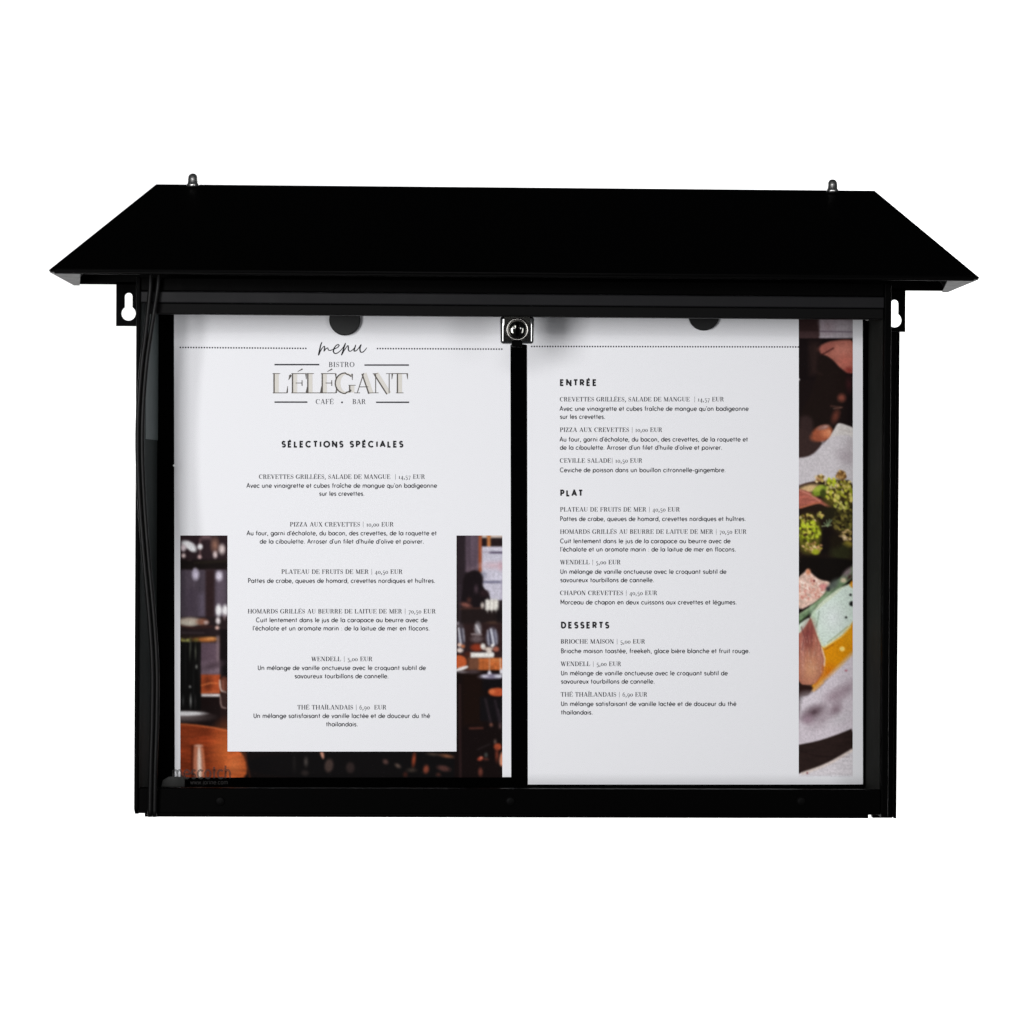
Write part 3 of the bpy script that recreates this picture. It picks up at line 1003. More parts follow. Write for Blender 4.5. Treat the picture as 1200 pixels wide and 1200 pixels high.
def dining_photo():
    P = Canvas(211.5, 627.5, 588.6, 910.9)
    P.c[:] = (20, 15, 15)
    # ---- left strip, upper part: shelf, hanging lamps, panelled wall
    P.frame(195, 610, 7.5)
    clip = lambda: None
    P.rect(100, 100, 545, 440, (44, 31, 35), 6)
    P.rect(300, 120, 400, 170, (120, 95, 98), 10, .5)
    P.ell(195, 214, 66, 33, (236, 233, 236), 10, 22)
    P.ell(228, 246, 40, 26, (240, 238, 240), 10, 30)
    P.ell(150, 240, 25, 30, (222, 205, 210), 9)
    P.ell(152, 308, 18, 20, (228, 205, 203), 8)
    P.line([(297, 165), (296, 320)], 16, (120, 90, 92), 9, .8)
    P.ell(297, 230, 23, 26, (240, 236, 238), 8)
    P.ell(293, 320, 18, 18, (198, 165, 165), 8)
    P.ell(428, 215, 30, 55, (150, 108, 92), 22, op=.9)
    P.ell(430, 300, 19, 30, (212, 192, 192), 10)
    P.ell(490, 252, 27, 42, (216, 198, 196), 14)
    P.ell(208, 365, 17, 17, (150, 124, 120), 9)
    P.rect(100, 345, 545, 432, (24, 18, 17), 14)
    P.line([(250, 372), (545, 355)], 14, (46, 40, 30), 12, .7)
    wt = P.noise(3.2, 60, .86, 1.14)
    P.rect(100, 432, 545, 860, (83, 72, 83), 8, tex=wt)
    P.rect(160, 590, 280, 860, (73, 62, 74), 25, .5)
    P.rect(280, 640, 345, 850, (108, 96, 114), 25, .6)
    P.rect(345, 430, 425, 860, (46, 31, 33), 14)
    P.ell(258, 475, 30, 46, (208, 198, 218), 14)
    P.ell(255, 440, 14, 22, (190, 180, 200), 10)
    P.ell(465, 487, 30, 42, (212, 203, 218), 13)
    P.rect(100, 845, 545, 1010, (38, 28, 30), 10)
    P.ell(460, 788, 26, 52, (238, 235, 237), 9)
    P.ell(455, 880, 20, 30, (230, 220, 222), 9)
    P.ell(448, 942, 18, 16, (214, 175, 165), 8)
    P.ell(517, 790, 26, 50, (236, 232, 235), 10)
    P.ell(512, 850, 10, 20, (120, 100, 105), 10)
    P.ell(205, 888, 105, 38, (186, 170, 156), 12)
    P.ell(190, 905, 60, 20, (205, 195, 180), 14)
    P.ell(318, 890, 48, 28, (150, 98, 78), 14)
    P.ell(350, 896, 20, 16, (196, 168, 162), 8)
    P.line([(130, 925), (250, 945), (400, 930)], 14, (70, 38, 34), 10, .8)
    P.line([(130, 985), (330, 988)], 10, (74, 62, 66), 8, .8)
    P.rect(100, 1010, 480, 1130, (44, 32, 26), 10)
    P.ell(345, 1046, 95, 20, (188, 112, 55), 11)
    P.ell(390, 1035, 45, 12, (215, 145, 85), 9)
    for k in range(46):
        x, y = random.uniform(125, 300), random.uniform(1040, 1118)
        c = random.choice([(112, 96, 46), (150, 148, 86), (84, 70, 32), (178, 172, 116), (60, 48, 24)])
        P.ell(x, y, random.uniform(9, 20), random.uniform(7, 15), c, 6)
    P.rect(300, 1072, 470, 1380, (98, 78, 90), 10)
    P.rect(440, 1010, 470, 1330, (128, 108, 114), 10, .7)
    P.rect(474, 955, 560, 1370, (20, 15, 17), 7)
    # ---- left strip, lower part: vase, plates, glass, wooden table with a metal shaker
    P.frame(195, 760, 7.06)
    P.rect(285, 110, 445, 215, (140, 120, 132), 30, .5)
    P.ell(390, 140, 80, 26, (72, 56, 64), 20, -15, .8)
    P.rect(280, 400, 560, 680, (24, 14, 14), 8)
    P.rect(90, 470, 560, 690, (24, 15, 15), 10)
    P.rect(286, 215, 448, 372, (172, 76, 40), 8)
    P.ell(345, 290, 38, 60, (112, 48, 26), 18, op=.85)
    P.line([(290, 305), (360, 285), (450, 288)], 10, (222, 118, 66), 7)
    P.line([(290, 368), (448, 352)], 10, (200, 105, 66), 7, .8)
    P.rect(290, 374, 448, 397, (218, 208, 208), 5)
    P.rect(446, 230, 520, 640, (34, 20, 20), 6)
    P.ell(478, 300, 38, 70, (96, 52, 40), 8)
    P.line([(442, 262), (446, 320), (458, 350), (495, 362)], 9, (238, 225, 220), 4)
    P.ell(480, 425, 34, 66, (52, 34, 32), 8)
    P.line([(447, 400), (450, 455), (462, 486), (497, 493)], 8, (176, 150, 142), 4)
    P.line([(470, 270), (474, 345)], 8, (170, 110, 90), 5, .8)
    P.rect(80, -55, 284, 510, (13, 12, 12), 6)
    P.rect(80, -50, 284, 20, (15, 14, 13), 6)
    for x, y, a, b, c in ((200, -20, 4, 45, (96, 98, 86)), (243, 30, 5, 50, (110, 112, 98)), (250, 150, 7, 16, (150, 150, 145)),
                          (196, 20, 5, 60, (70, 72, 64)), (196, 315, 8, 10, (160, 160, 158)), (202, 432, 6, 44, (168, 168, 166)),
                          (140, 432, 6, 36, (66, 66, 66)), (270, 90, 3, 110, (44, 40, 40)), (160, 120, 3, 120, (34, 34, 33)),
                          (240, 440, 4, 40, (60, 58, 58)), (225, 250, 3, 90, (38, 38, 37))):
        P.ell(x, y, a, b, c, 5)
    P.ell(130, 565, 190, 34, (104, 92, 92), 22)
    P.ell(140, 536, 178, 20, (228, 224, 226), 6)
    P.rect(80, 515, 320, 519, (60, 52, 52), 6, .6)
    wood = P.noise(14, 1.6, .80, 1.22) * P.noise(30, 6, .88, 1.12)
    edge = [(60, 622), (115, 624), (250, 634), (380, 652), (500, 676), (560, 690)]
    P.poly(edge + [(680, 1120), (60, 1120)], (136, 54, 26), 6, tex=wood)
    P.ell(500, 850, 110, 190, (196, 98, 48), 70, op=.75)
    P.ell(180, 740, 90, 60, (150, 62, 32), 40, op=.5)
    P.line(edge, 12, (206, 104, 58), 6)
    P.poly([(500, 850), (645, 850), (682, 1080), (470, 1080)], (192, 92, 46), 8, tex=wood)
    P.ell(560, 960, 60, 60, (214, 118, 66), 40, op=.6)
    P.rect(205, 800, 228, 1090, (72, 28, 16), 10, .85)
    P.poly([(226, 812), (245, 796), (290, 796), (305, 812), (330, 1090), (222, 1090)], (186, 112, 84), 6)
    P.poly([(258, 812), (284, 812), (296, 1090), (258, 1090)], (240, 216, 202), 8)
    P.line([(304, 830), (328, 1090)], 9, (214, 120, 78), 5)
    P.ell(268, 802, 30, 9, (206, 164, 146), 6)
    # ---- bottom strip behind the text card
    P.frame(270, 760, 8)
    P.poly([(132, 960), (2700, 960), (2700, 1230), (186, 1230)], (15, 13, 14), 7)
    P.line([(136, 970), (184, 1210)], 12, (84, 40, 24), 8)
    for x, y, a, b, c, r in ((710, 1060, 18, 40, (66, 60, 58), 0), (700, 1165, 34, 26, (40, 34, 33), 0), (925, 1095, 40, 62, (68, 54, 50), 8),
                             (1125, 1115, 40, 50, (46, 36, 35), 0), (600, 1080, 12, 60, (30, 27, 27), 0), (1455, 1060, 26, 22, (82, 58, 54), 30),
                             (1570, 1097, 26, 16, (98, 80, 72), 30), (1720, 1040, 15, 54, (156, 68, 42), 6), (1700, 1138, 40, 18, (58, 48, 42), 0),
                             (1900, 990, 42, 10, (84, 68, 58), 5), (2030, 1006, 52, 14, (138, 86, 60), 8), (1835, 1130, 26, 38, (126, 62, 46), 10),
                             (2000, 1122, 58, 26, (80, 50, 46), 12), (1640, 1180, 20, 22, (60, 30, 24), 0), (1950, 1180, 20, 16, (70, 40, 34), 0)):
        P.ell(x, y, a, b, c, 12, r)
    P.poly([(832, 965), (880, 965), (876, 1055)], (206, 146, 124), 8)
    # ---- right strip, upper part: seated figure against a window, cups and glasses
    P.frame(520, 610, 7.5)
    P.rect(112, 100, 560, 1230, (36, 28, 31), 4)
    P.rect(112, 100, 188, 700, (44, 35, 40), 6)
    P.rect(190, 100, 312, 450, (92, 76, 88), 10, tex=P.noise(2.2, 70, .86, 1.14))
    P.rect(210, 410, 300, 452, (120, 100, 110), 20, .6)
    P.rect(306, 100, 338, 500, (166, 86, 55), 7)
    P.rect(336, 100, 560, 232, (38, 27, 29), 5)
    P.rect(336, 100, 560, 152, (216, 198, 188), 8)
    P.rect(380, 100, 412, 235, (192, 122, 72), 6)
    P.rect(335, 228, 560, 700, (208, 203, 218), 7, tex=P.noise(5, 5, .96, 1.04))
    P.line([(405, 281), (560, 281)], 16, (78, 68, 90), 7)
    P.line([(340, 276), (405, 279)], 12, (176, 165, 180), 7)
    P.ell(430, 395, 90, 30, (210, 184, 194), 22, op=.9)
    P.ell(500, 400, 24, 40, (200, 160, 170), 14, op=.6)
    P.ell(345, 478, 30, 30, (160, 158, 174), 14)
    P.line([(335, 540), (560, 540)], 22, (122, 120, 142), 8)
    P.rect(498, 530, 516, 690, (180, 172, 190), 8, .7)
    P.ell(272, 520, 74, 84, (27, 19, 22), 10)
    P.poly([(170, 480), (250, 445), (320, 470), (345, 590), (392, 630), (412, 690), (400, 760), (140, 780), (165, 620)], (26, 19, 22), 8)
    P.ell(285, 602, 16, 32, (72, 56, 64), 12)
    P.ell(355, 640, 40, 30, (42, 28, 32), 12)
    P.ell(195, 742, 46, 20, (134, 82, 72), 12, 15)
    P.ell(222, 700, 20, 24, (70, 42, 38), 12)
    P.rect(120, 770, 560, 912, (34, 25, 25), 10)
    P.rect(130, 560, 150, 900, (58, 48, 56), 10, .6)
    P.line([(150, 775), (330, 768)], 10, (100, 60, 48), 8, .7)
    P.rect(366, 696, 480, 786, (226, 220, 212), 9)
    for x in (366, 404, 442, 482):
        P.line([(x, 700), (x, 782)], 5, (170, 160, 156), 6, .7)
    for x in (385, 422, 460):
        P.ell(x, 745, 12, 52, (238, 233, 226), 6)
    P.ell(340, 745, 15, 26, (208, 196, 188), 8)
    P.ell(440, 912, 72, 26, (86, 62, 50), 14)
    P.ell(490, 840, 30, 60, (24, 18, 20), 16)
    # glasses
    P.rect(112, 905, 560, 1230, (46, 30, 30), 14)
    P.ell(150, 1030, 34, 105, (96, 92, 104), 14)
    for x0, y0, x1, y1, w, c in ((130, 945, 150, 1080, 14, (220, 218, 226)), (170, 950, 182, 1060, 8, (180, 178, 190)),
                                 (150, 960, 168, 1090, 7, (60, 54, 66))):
        P.line([(x0, y0), (x1, y1)], w, c, 5)
    P.ell(122, 905, 14, 18, (140, 132, 140), 8)
    P.ell(300, 950, 30, 56, (140, 134, 140), 12)
    P.line([(285, 920), (318, 985)], 14, (214, 208, 212), 7)
    P.line([(245, 998), (330, 1000)], 12, (170, 156, 158), 7)
    P.ell(290, 1040, 50, 30, (104, 88, 90), 14)
    P.ell(425, 1030, 52, 86, (110, 108, 124), 14)
    for x0, y0, x1, y1, w, c in ((415, 955, 440, 1090, 15, (224, 224, 234)), (385, 965, 395, 1090, 9, (190, 188, 200)),
                                 (455, 960, 468, 1080, 8, (170, 168, 182)), (400, 980, 415, 1100, 8, (52, 48, 62))):
        P.line([(x0, y0), (x1, y1)], w, c, 5)
    P.ell(290, 1115, 52, 32, (142, 54, 32), 12)
    P.ell(140, 1092, 20, 16, (226, 190, 172), 6)
    P.ell(170, 1105, 16, 14, (190, 110, 70), 7)
    P.ell(142, 1140, 28, 20, (228, 210, 202), 7)
    P.ell(345, 1105, 22, 26, (232, 226, 220), 7)
    P.ell(392, 1128, 40, 16, (226, 205, 192), 8)
    P.ell(428, 1098, 14, 14, (240, 234, 230), 5)
    P.ell(460, 1130, 26, 22, (168, 96, 78), 8)
    P.ell(400, 1152, 22, 12, (236, 228, 222), 6)
    P.ell(220, 1175, 40, 22, (70, 34, 26), 10)
    # ---- right strip, lower part: plates on tables, dark chairs
    P.frame(520, 760, 7.06)
    P.rect(100, 62, 300, 190, (62, 36, 28), 10)
    P.poly([(90, 44), (185, 66), (194, 150), (90, 172)], (196, 92, 50), 7)
    P.rect(282, 78, 560, 178, (192, 102, 52), 8, tex=P.noise(5, 2, .86, 1.12))
    P.rect(205, 78, 290, 178, (112, 72, 54), 14)
    P.rect(395, 80, 480, 110, (214, 128, 72), 12, .7)
    P.rect(90, 186, 560, 1100, (20, 12, 12), 8)
    P.rect(150, 200, 320, 640, (26, 14, 10), 30)
    P.poly([(90, 170), (200, 134), (204, 162), (90, 198)], (238, 233, 233), 5)
    P.ell(160, 193, 40, 9, (140, 130, 134), 7)
    P.ell(240, 192, 60, 16, (70, 56, 58), 10)
    P.rect(222, 32, 412, 74, (240, 236, 231), 7)
    P.ell(402, 50, 16, 16, (246, 244, 240), 5)
    P.ell(376, 20, 14, 20, (230, 216, 206), 6)
    P.ell(395, 232, 92, 24, (132, 124, 146), 10)
    P.ell(340, 228, 30, 12, (206, 202, 216), 7)
    P.ell(455, 228, 34, 14, (214, 212, 224), 7)
    P.line([(378, 70), (378, 200)], 6, (196, 170, 152), 4)
    P.poly([(378, 170), (402, 214), (354, 214)], (224, 220, 232), 5)
    P.line([(468, 80), (470, 200)], 8, (226, 200, 186), 5)
    P.ell(478, 190, 14, 26, (230, 226, 234), 6)
    P.rect(320, 252, 560, 340, (17, 13, 16), 10)
    P.ell(446, 360, 72, 36, (188, 82, 46), 7)
    P.ell(400, 355, 26, 22, (214, 108, 64), 9)
    P.rect(300, 398, 560, 600, (18, 15, 18), 10)
    P.line([(345, 420), (395, 640)], 18, (46, 37, 42), 10)
    P.line([(425, 430), (470, 650)], 16, (44, 36, 42), 10)
    P.line([(450, 500), (480, 620)], 10, (62, 52, 58), 8, .7)
    P.line([(215, 660), (320, 657)], 14, (90, 48, 40), 7)
    P.ell(392, 630, 14, 13, (112, 70, 58), 8)
    P.ell(466, 640, 12, 22, (80, 60, 60), 8)
    P.line([(280, 835), (380, 790)], 8, (44, 36, 38), 7)
    P.ell(425, 770, 12, 20, (92, 74, 68), 8)
    P.ell(448, 812, 32, 28, (170, 74, 46), 9)
    P.poly([(470, 850), (520, 850), (520, 975), (455, 975)], (224, 150, 120), 9)
    P.ell(440, 880, 14, 50, (110, 50, 36), 10)
    P.ell(303, 910, 24, 15, (172, 74, 54), 8, -20)
    P.ell(310, 900, 8, 8, (216, 130, 108), 5)
    P.ell(350, 880, 14, 20, (64, 66, 64), 8)
    P.ell(352, 915, 20, 10, (80, 44, 38), 8)
    P.ell(304, 1020, 18, 34, (104, 54, 44), 9)
    P.line([(132, 300), (138, 1080)], 16, (48, 31, 31), 8)
    return P


def food_photo():
    P = Canvas(935.6, 358.0, 998.8, 910.4, 0.75)
    P.c[:] = (24, 16, 16)
    # ---- top: sleeve and hand
    P.frame(920, 360, 7.5)
    P.rect(90, -60, 310, 280, (46, 31, 31), 8)
    P.rect(90, 215, 310, 280, (64, 46, 47), 10)
    P.rect(300, -60, 640, 276, (158, 148, 154), 10, tex=P.noise(1.5, 40, .96, 1.04))
    P.ell(370, 150, 60, 80, (136, 118, 124), 40, op=.7)
    P.rect(300, 60, 640, 140, (132, 120, 126), 30, .6)
    P.line([(300, 213), (420, 216), (640, 220)], 7, (92, 78, 90), 6)
    P.line([(300, 264), (640, 264)], 8, (178, 170, 178), 7, .6)
    P.rect(90, 276, 640, 640, (20, 13, 14), 5)
    P.rect(210, 300, 300, 600, (40, 27, 25), 30, .8)
    P.poly([(300, 345), (360, 312), (440, 294), (640, 288), (640, 580), (545, 585), (470, 525), (400, 450), (330, 420), (300, 400)],
           (150, 88, 76), 10, tex=P.noise(4, 3, .9, 1.1))
    P.ell(520, 380, 90, 70, (180, 112, 98), 45, op=.8)
    P.ell(530, 480, 60, 60, (186, 104, 90), 30, op=.7)
    P.ell(560, 555, 36, 26, (130, 48, 42), 18, op=.8)
    P.ell(360, 350, 60, 26, (138, 76, 68), 20, -20, .8)
    P.line([(310, 420), (345, 405), (420, 362)], 12, (66, 30, 30), 7)
    P.line([(400, 330), (520, 318)], 6, (150, 88, 80), 8, .6)
    P.poly([(290, 420), (350, 425), (420, 480), (470, 540), (545, 590), (540, 720), (515, 800), (470, 930), (440, 1030), (380, 1120),
            (240, 1180), (180, 1230), (110, 1230), (110, 960), (260, 700)], (27, 18, 16), 14)
    P.line([(215, 350), (250, 560), (320, 590)], 18, (40, 27, 25), 14, .7)
    P.poly([(115, 950), (230, 960), (250, 1060), (220, 1180), (115, 1230)], (50, 36, 35), 20)
    P.rect(540, 590, 640, 1040, (22, 15, 16), 14)
    P.ell(560, 680, 26, 60, (58, 26, 28), 20, op=.8)
    P.ell(494, 798, 34, 34, (124, 66, 54), 18, op=.9)
    P.line([(400, 870), (500, 880)], 10, (96, 62, 54), 8, .8)
    P.line([(420, 892), (490, 884)], 6, (150, 116, 104), 5, .7)
    P.ell(440, 960, 30, 60, (96, 50, 40), 18, 20, .9)
    P.ell(318, 1112, 92, 66, (158, 82, 56), 14, -25)
    P.ell(352, 1100, 50, 42, (200, 118, 80), 24, -25, .9)
    P.ell(372, 1116, 20, 28, (244, 186, 146), 12, 20)
    P.ell(332, 1058, 52, 22, (140, 98, 88), 10, -15)
    P.ell(350, 1052, 20, 10, (176, 136, 126), 8, -15)
    P.poly([(455, 1018), (500, 1022), (640, 1075), (640, 1260), (300, 1260), (345, 1200), (420, 1090)], (206, 199, 196), 6)
    P.line([(445, 1060), (640, 1120)], 8, (188, 178, 172), 8, .7)
    P.poly([(108, 612), (132, 640), (108, 652)], (225, 222, 224), 4)
    # ---- plate, crisp vegetables
    P.frame(920, 510, 7.5)
    P.rect(90, 60, 640, 470, (196, 189, 194), 30)
    P.poly([(330, 90), (400, 0), (640, 0), (640, 470), (90, 470), (90, 205), (180, 200), (250, 175)], (198, 191, 195), 8)
    P.ell(540, 190, 70, 50, (164, 152, 158), 45, 25, .8)
    P.ell(570, 90, 40, 60, (180, 170, 174), 30, op=.6)
    P.poly([(90, -80), (240, -20), (250, 30), (330, 60), (300, 110), (240, 170), (170, 196), (90, 200)], (54, 39, 37), 9)
    P.ell(300, 10, 80, 45, (152, 80, 56), 14, -10)
    P.ell(350, -10, 40, 30, (200, 120, 84), 16, op=.8)
    P.poly([(90, 470), (150, 430), (250, 405), (420, 398), (640, 396), (640, 1260), (90, 1260)], (36, 25, 19), 7)
    P.line([(120, 445), (180, 425), (260, 408)], 10, (84, 58, 48), 6)
    P.ell(205, 470, 92, 34, (206, 172, 124), 14, -12)
    P.poly([(100, 470), (170, 482), (240, 516), (320, 575), (424, 628), (372, 640), (300, 596), (200, 622), (100, 655)], (164, 92, 78), 8,
           tex=P.noise(8, 1.5, .86, 1.14))
    P.line([(120, 480), (210, 520), (300, 580)], 10, (206, 140, 120), 6, .8)
    P.line([(120, 640), (220, 610), (300, 590)], 10, (196, 112, 76), 7, .8)

    def clump(cx, cy, rx, ry, n, cols, r0, r1):
        for k in range(n):
            t, q = random.uniform(0, 2 * math.pi), math.sqrt(random.random())
            P.ell(cx + rx * q * math.cos(t), cy + ry * q * math.sin(t), random.uniform(r0, r1), random.uniform(r0, r1) * .8,
                  random.choice(cols), random.uniform(3, 7), random.uniform(0, 90), random.uniform(.7, 1))

    G1 = [(132, 138, 34), (182, 180, 58), (96, 88, 28), (60, 50, 22), (208, 188, 104), (156, 154, 46), (48, 36, 20), (112, 104, 40), (198, 190, 96)]
    G2 = [(168, 182, 34), (190, 200, 50), (142, 154, 30), (104, 108, 26), (64, 60, 22), (206, 196, 78), (180, 190, 60)]
    DK = [(86, 80, 34), (60, 56, 26), (112, 104, 46), (40, 34, 18), (134, 120, 56), (30, 24, 14)]
    BE = [(206, 170, 118), (188, 140, 96), (166, 150, 70), (220, 196, 150), (130, 100, 56)]
    P.ell(470, 520, 150, 130, (74, 64, 28), 20)
    P.ell(505, 720, 110, 150, (58, 50, 24), 20)
    clump(470, 520, 125, 115, 120, G1, 9, 24)
    clump(505, 720, 95, 140, 90, DK, 9, 24)
    P.ell(300, 488, 70, 40, (120, 138, 44), 10, -30)
    P.ell(288, 470, 44, 22, (158, 172, 62), 9, -30)
    P.ell(330, 510, 26, 36, (60, 66, 26), 9)
    clump(300, 380, 44, 40, 26, BE + [(120, 92, 44)], 9, 18)
    P.line([(350, 370), (352, 430)], 12, (226, 204, 150), 6, .8)
    clump(412, 408, 42, 36, 20, G2 + [(84, 84, 34)], 9, 18)
    P.ell(490, 350, 40, 40, (140, 100, 54), 10)
    clump(490, 355, 40, 42, 22, [(166, 124, 66), (120, 84, 44), (206, 166, 104), (90, 60, 34)], 8, 15)
    clump(540, 440, 45, 40, 22, [(196, 178, 84), (170, 156, 62), (210, 190, 120), (120, 110, 44)], 8, 17)
    clump(495, 620, 70, 34, 26, [(176, 176, 76), (140, 142, 50), (206, 196, 120), (98, 96, 38)], 7, 15)
    clump(440, 470, 90, 60, 14, [(214, 190, 170), (226, 210, 180)], 4, 8)
    P.ell(380, 690, 70, 60, (34, 30, 18), 20)
    P.ell(345, 930, 120, 150, (20, 14, 12), 40, op=.9)
    clump(305, 705, 26, 28, 14, [(170, 160, 76), (206, 176, 100), (120, 120, 48)], 8, 15)
    for a in (-60, -30, 0, 25):
        P.line([(370, 800), (370 + 50 * math.sin(math.radians(a + 20)), 800 - 60 * math.cos(math.radians(a)))], 8, (112, 134, 98), 5)
    P.line([(320, 800), (400, 790)], 9, (140, 150, 112), 6)
    P.ell(205, 870, 105, 170, (92, 88, 30), 22)
    clump(190, 740, 75, 40, 40, G1 + BE, 8, 19)
    clump(205, 850, 95, 90, 90, G2 + [(60, 44, 24)], 10, 26)
    clump(235, 980, 85, 50, 50, BE + [(150, 140, 40)], 7, 17)
    P.ell(265, 1025, 34, 26, (156, 160, 40), 10)
    clump(530, 880, 55, 50, 26, [(150, 130, 66), (96, 84, 36), (206, 172, 120), (60, 50, 24)], 8, 17)
    P.ell(520, 900, 34, 16, (220, 190, 150), 8, 40, .8)
    P.ell(545, 960, 42, 30, (150, 132, 50), 14)
    P.ell(490, 1030, 95, 80, (40, 40, 22), 30)
    P.ell(440, 930, 50, 60, (28, 22, 14), 25)
    P.poly([(90, 1060), (260, 1060), (400, 1090), (640, 1110), (640, 1330), (90, 1330)], (19, 14, 12), 22)
    # ---- crumble, leaf, mint cream, sauce and shallot
    P.frame(920, 660, 7.5)
    P.ell(420, 60, 260, 105, (17, 13, 11), 14)
    P.poly([(90, 140), (160, 85), (195, 45), (225, 85), (300, 148), (400, 160), (380, 220), (330, 290), (250, 352), (90, 430)],
           (224, 188, 172), 9, tex=P.noise(2.2, 2.2, .86, 1.1))
    clump(220, 230, 110, 100, 70, [(240, 214, 200), (214, 160, 144), (232, 196, 182), (206, 140, 128), (246, 226, 214)], 8, 20)
    P.ell(200, 75, 20, 26, (206, 136, 104), 10)
    P.ell(252, 155, 9, 9, (110, 40, 36), 4)
    P.ell(335, 205, 34, 26, (214, 140, 136), 12)
    leaf = [(90, 470), (180, 405), (250, 352), (330, 280), (400, 195), (480, 125), (560, 50), (640, -20), (640, 90), (560, 150), (500, 205),
            (420, 290), (330, 350), (250, 410), (180, 470), (130, 522), (90, 560)]
    P.poly(leaf, (108, 132, 98), 8, tex=P.noise(3, 3, .8, 1.15))
    P.line([(120, 450), (250, 375), (330, 310), (420, 215)], 16, (158, 178, 140), 9, .7)
    P.line([(120, 520), (200, 455), (260, 400), (420, 285), (520, 190)], 13, (46, 60, 38), 7)
    P.ell(420, 190, 70, 34, (86, 92, 86), 16, -45, .8)
    P.ell(375, 225, 18, 20, (50, 50, 52), 10)
    P.ell(545, 80, 60, 26, (130, 112, 116), 14, -45, .8)
    P.ell(510, 150, 26, 20, (204, 190, 160), 8)
    P.ell(565, 120, 30, 14, (66, 44, 44), 10, -45)
    P.poly([(90, 560), (150, 510), (215, 470), (220, 520), (160, 600), (90, 640)], (206, 220, 204), 7)
    P.rect(300, 560, 640, 1000, (214, 146, 30), 10)
    P.poly([(215, 400), (640, 100), (640, 500), (560, 590), (400, 700), (335, 760), (215, 620)], (205, 214, 190), 8)
    P.poly([(235, 440), (330, 370), (450, 270), (530, 192), (600, 215), (640, 240), (640, 480), (590, 505), (530, 572), (400, 672), (338, 725),
            (300, 650), (268, 560)], (207, 220, 210), 7)
    P.ell(420, 480, 90, 110, (216, 222, 220), 50, op=.7)
    P.ell(250, 470, 26, 80, (184, 208, 180), 20, -10, .8)
    P.line([(296, 420), (288, 480), (270, 560)], 7, (120, 142, 118), 5, .8)
    P.line([(370, 695), (450, 635), (540, 560)], 8, (130, 136, 96), 6, .7)
    P.poly([(540, 190), (640, 110), (640, 240)], (214, 146, 40), 9)
    P.poly([(338, 745), (400, 706), (480, 660), (560, 580), (590, 512), (640, 470), (640, 780), (560, 840), (480, 910), (340, 1040), (240, 1130),
            (200, 1130), (300, 960)], (214, 138, 14), 9)
    P.line([(338, 738), (420, 690), (500, 640), (570, 560)], 10, (240, 208, 120), 6, .8)
    P.line([(346, 760), (420, 712)], 8, (150, 82, 22), 6, .8)
    P.ell(370, 960, 70, 60, (198, 106, 14), 40, -40, .8)
    P.ell(560, 640, 40, 70, (226, 156, 24), 30, 20, .6)
    P.ell(498, 752, 22, 20, (255, 224, 130), 8)
    P.poly([(640, 740), (560, 815), (480, 895), (380, 990), (250, 1120), (90, 1190), (90, 2200), (640, 2200)], (205, 194, 202), 26)
    P.line([(250, 1120), (330, 1048)], 14, (236, 170, 90), 9, .8)
    for x, y, r in ((582, 355, 22), (533, 475, 10), (572, 278, 11)):
        P.ell(x, y, r, r, (34, 36, 34), 5)
    P.ell(533, 942, 11, 7, (176, 96, 110), 5)
    tear = [(221, 468), (240, 530), (262, 590), (300, 690), (335, 780), (347, 860), (335, 940), (300, 1010), (250, 1070), (90, 1065), (90, 640),
            (150, 590), (190, 530)]
    P.poly(tear, (160, 96, 80), 7, tex=P.noise(1.7, 14, .86, 1.16))
    P.ell(225, 930, 90, 130, (200, 142, 108), 55, op=.85)
    P.ell(200, 620, 50, 100, (122, 58, 58), 35, 12, .7)
    P.ell(150, 800, 16, 160, (196, 140, 130), 12, op=.5)
    P.ell(290, 800, 18, 120, (190, 128, 106), 14, -12, .6)
    P.line([(318, 740), (346, 840), (340, 900)], 11, (240, 206, 176), 6)
    P.line([(330, 900), (318, 985), (262, 1062)], 12, (180, 96, 40), 7, .8)
    P.line([(140, 560), (165, 640), (150, 760)], 9, (100, 50, 50), 7, .7)
    for k in range(60):
        P.ell(random.uniform(135, 320), random.uniform(640, 960), 2.5, random.uniform(6, 14), (222, 176, 158), 3, random.uniform(-10, 10), .5)
    P.poly([(90, 1062), (248, 1078), (232, 1120), (205, 1158), (170, 1172), (90, 1165)], (42, 24, 22), 9)
    # ---- plate rim and table
    P.frame(920, 780, 7.5)
    P.ell(200, 300, 90, 60, (214, 204, 212), 40, op=.7)
    P.ell(250, 410, 96, 50, (92, 72, 80), 34, -25, .9)
    P.ell(200, 470, 50, 40, (150, 124, 138), 30, op=.8)
    P.ell(440, 385, 40, 60, (120, 98, 108), 30, 40, .8)
    P.ell(330, 470, 110, 50, (154, 138, 146), 40, -30, .7)
    P.ell(430, 270, 80, 50, (150, 130, 140), 40, -30, .8)
    P.ell(540, 205, 110, 50, (158, 138, 148), 40, -35, .8)
    P.ell(470, 470, 110, 40, (196, 188, 194), 30, -25, .8)
    P.poly([(90, 700), (135, 690), (250, 668), (350, 640), (480, 595), (640, 528), (640, 2000), (90, 2000)], (41, 29, 27), 6,
           tex=P.noise(12, 2, .92, 1.08))
    P.line([(135, 750), (260, 790), (400, 800), (600, 770)], 7, (28, 18, 18), 7, .7)
    P.poly([(90, 955), (135, 940), (260, 900), (380, 850), (480, 795), (600, 722), (640, 700), (640, 2000), (90, 2000)], (214, 207, 212), 6,
           tex=P.noise(14, 1.4, .95, 1.04))
    P.line([(150, 945), (300, 893), (400, 850), (590, 740)], 20, (220, 200, 188), 12, .8)
    P.line([(470, 800), (560, 803)], 4, (160, 140, 140), 4, .7)
    P.line([(360, 880), (520, 838)], 4, (184, 174, 178), 4, .6)
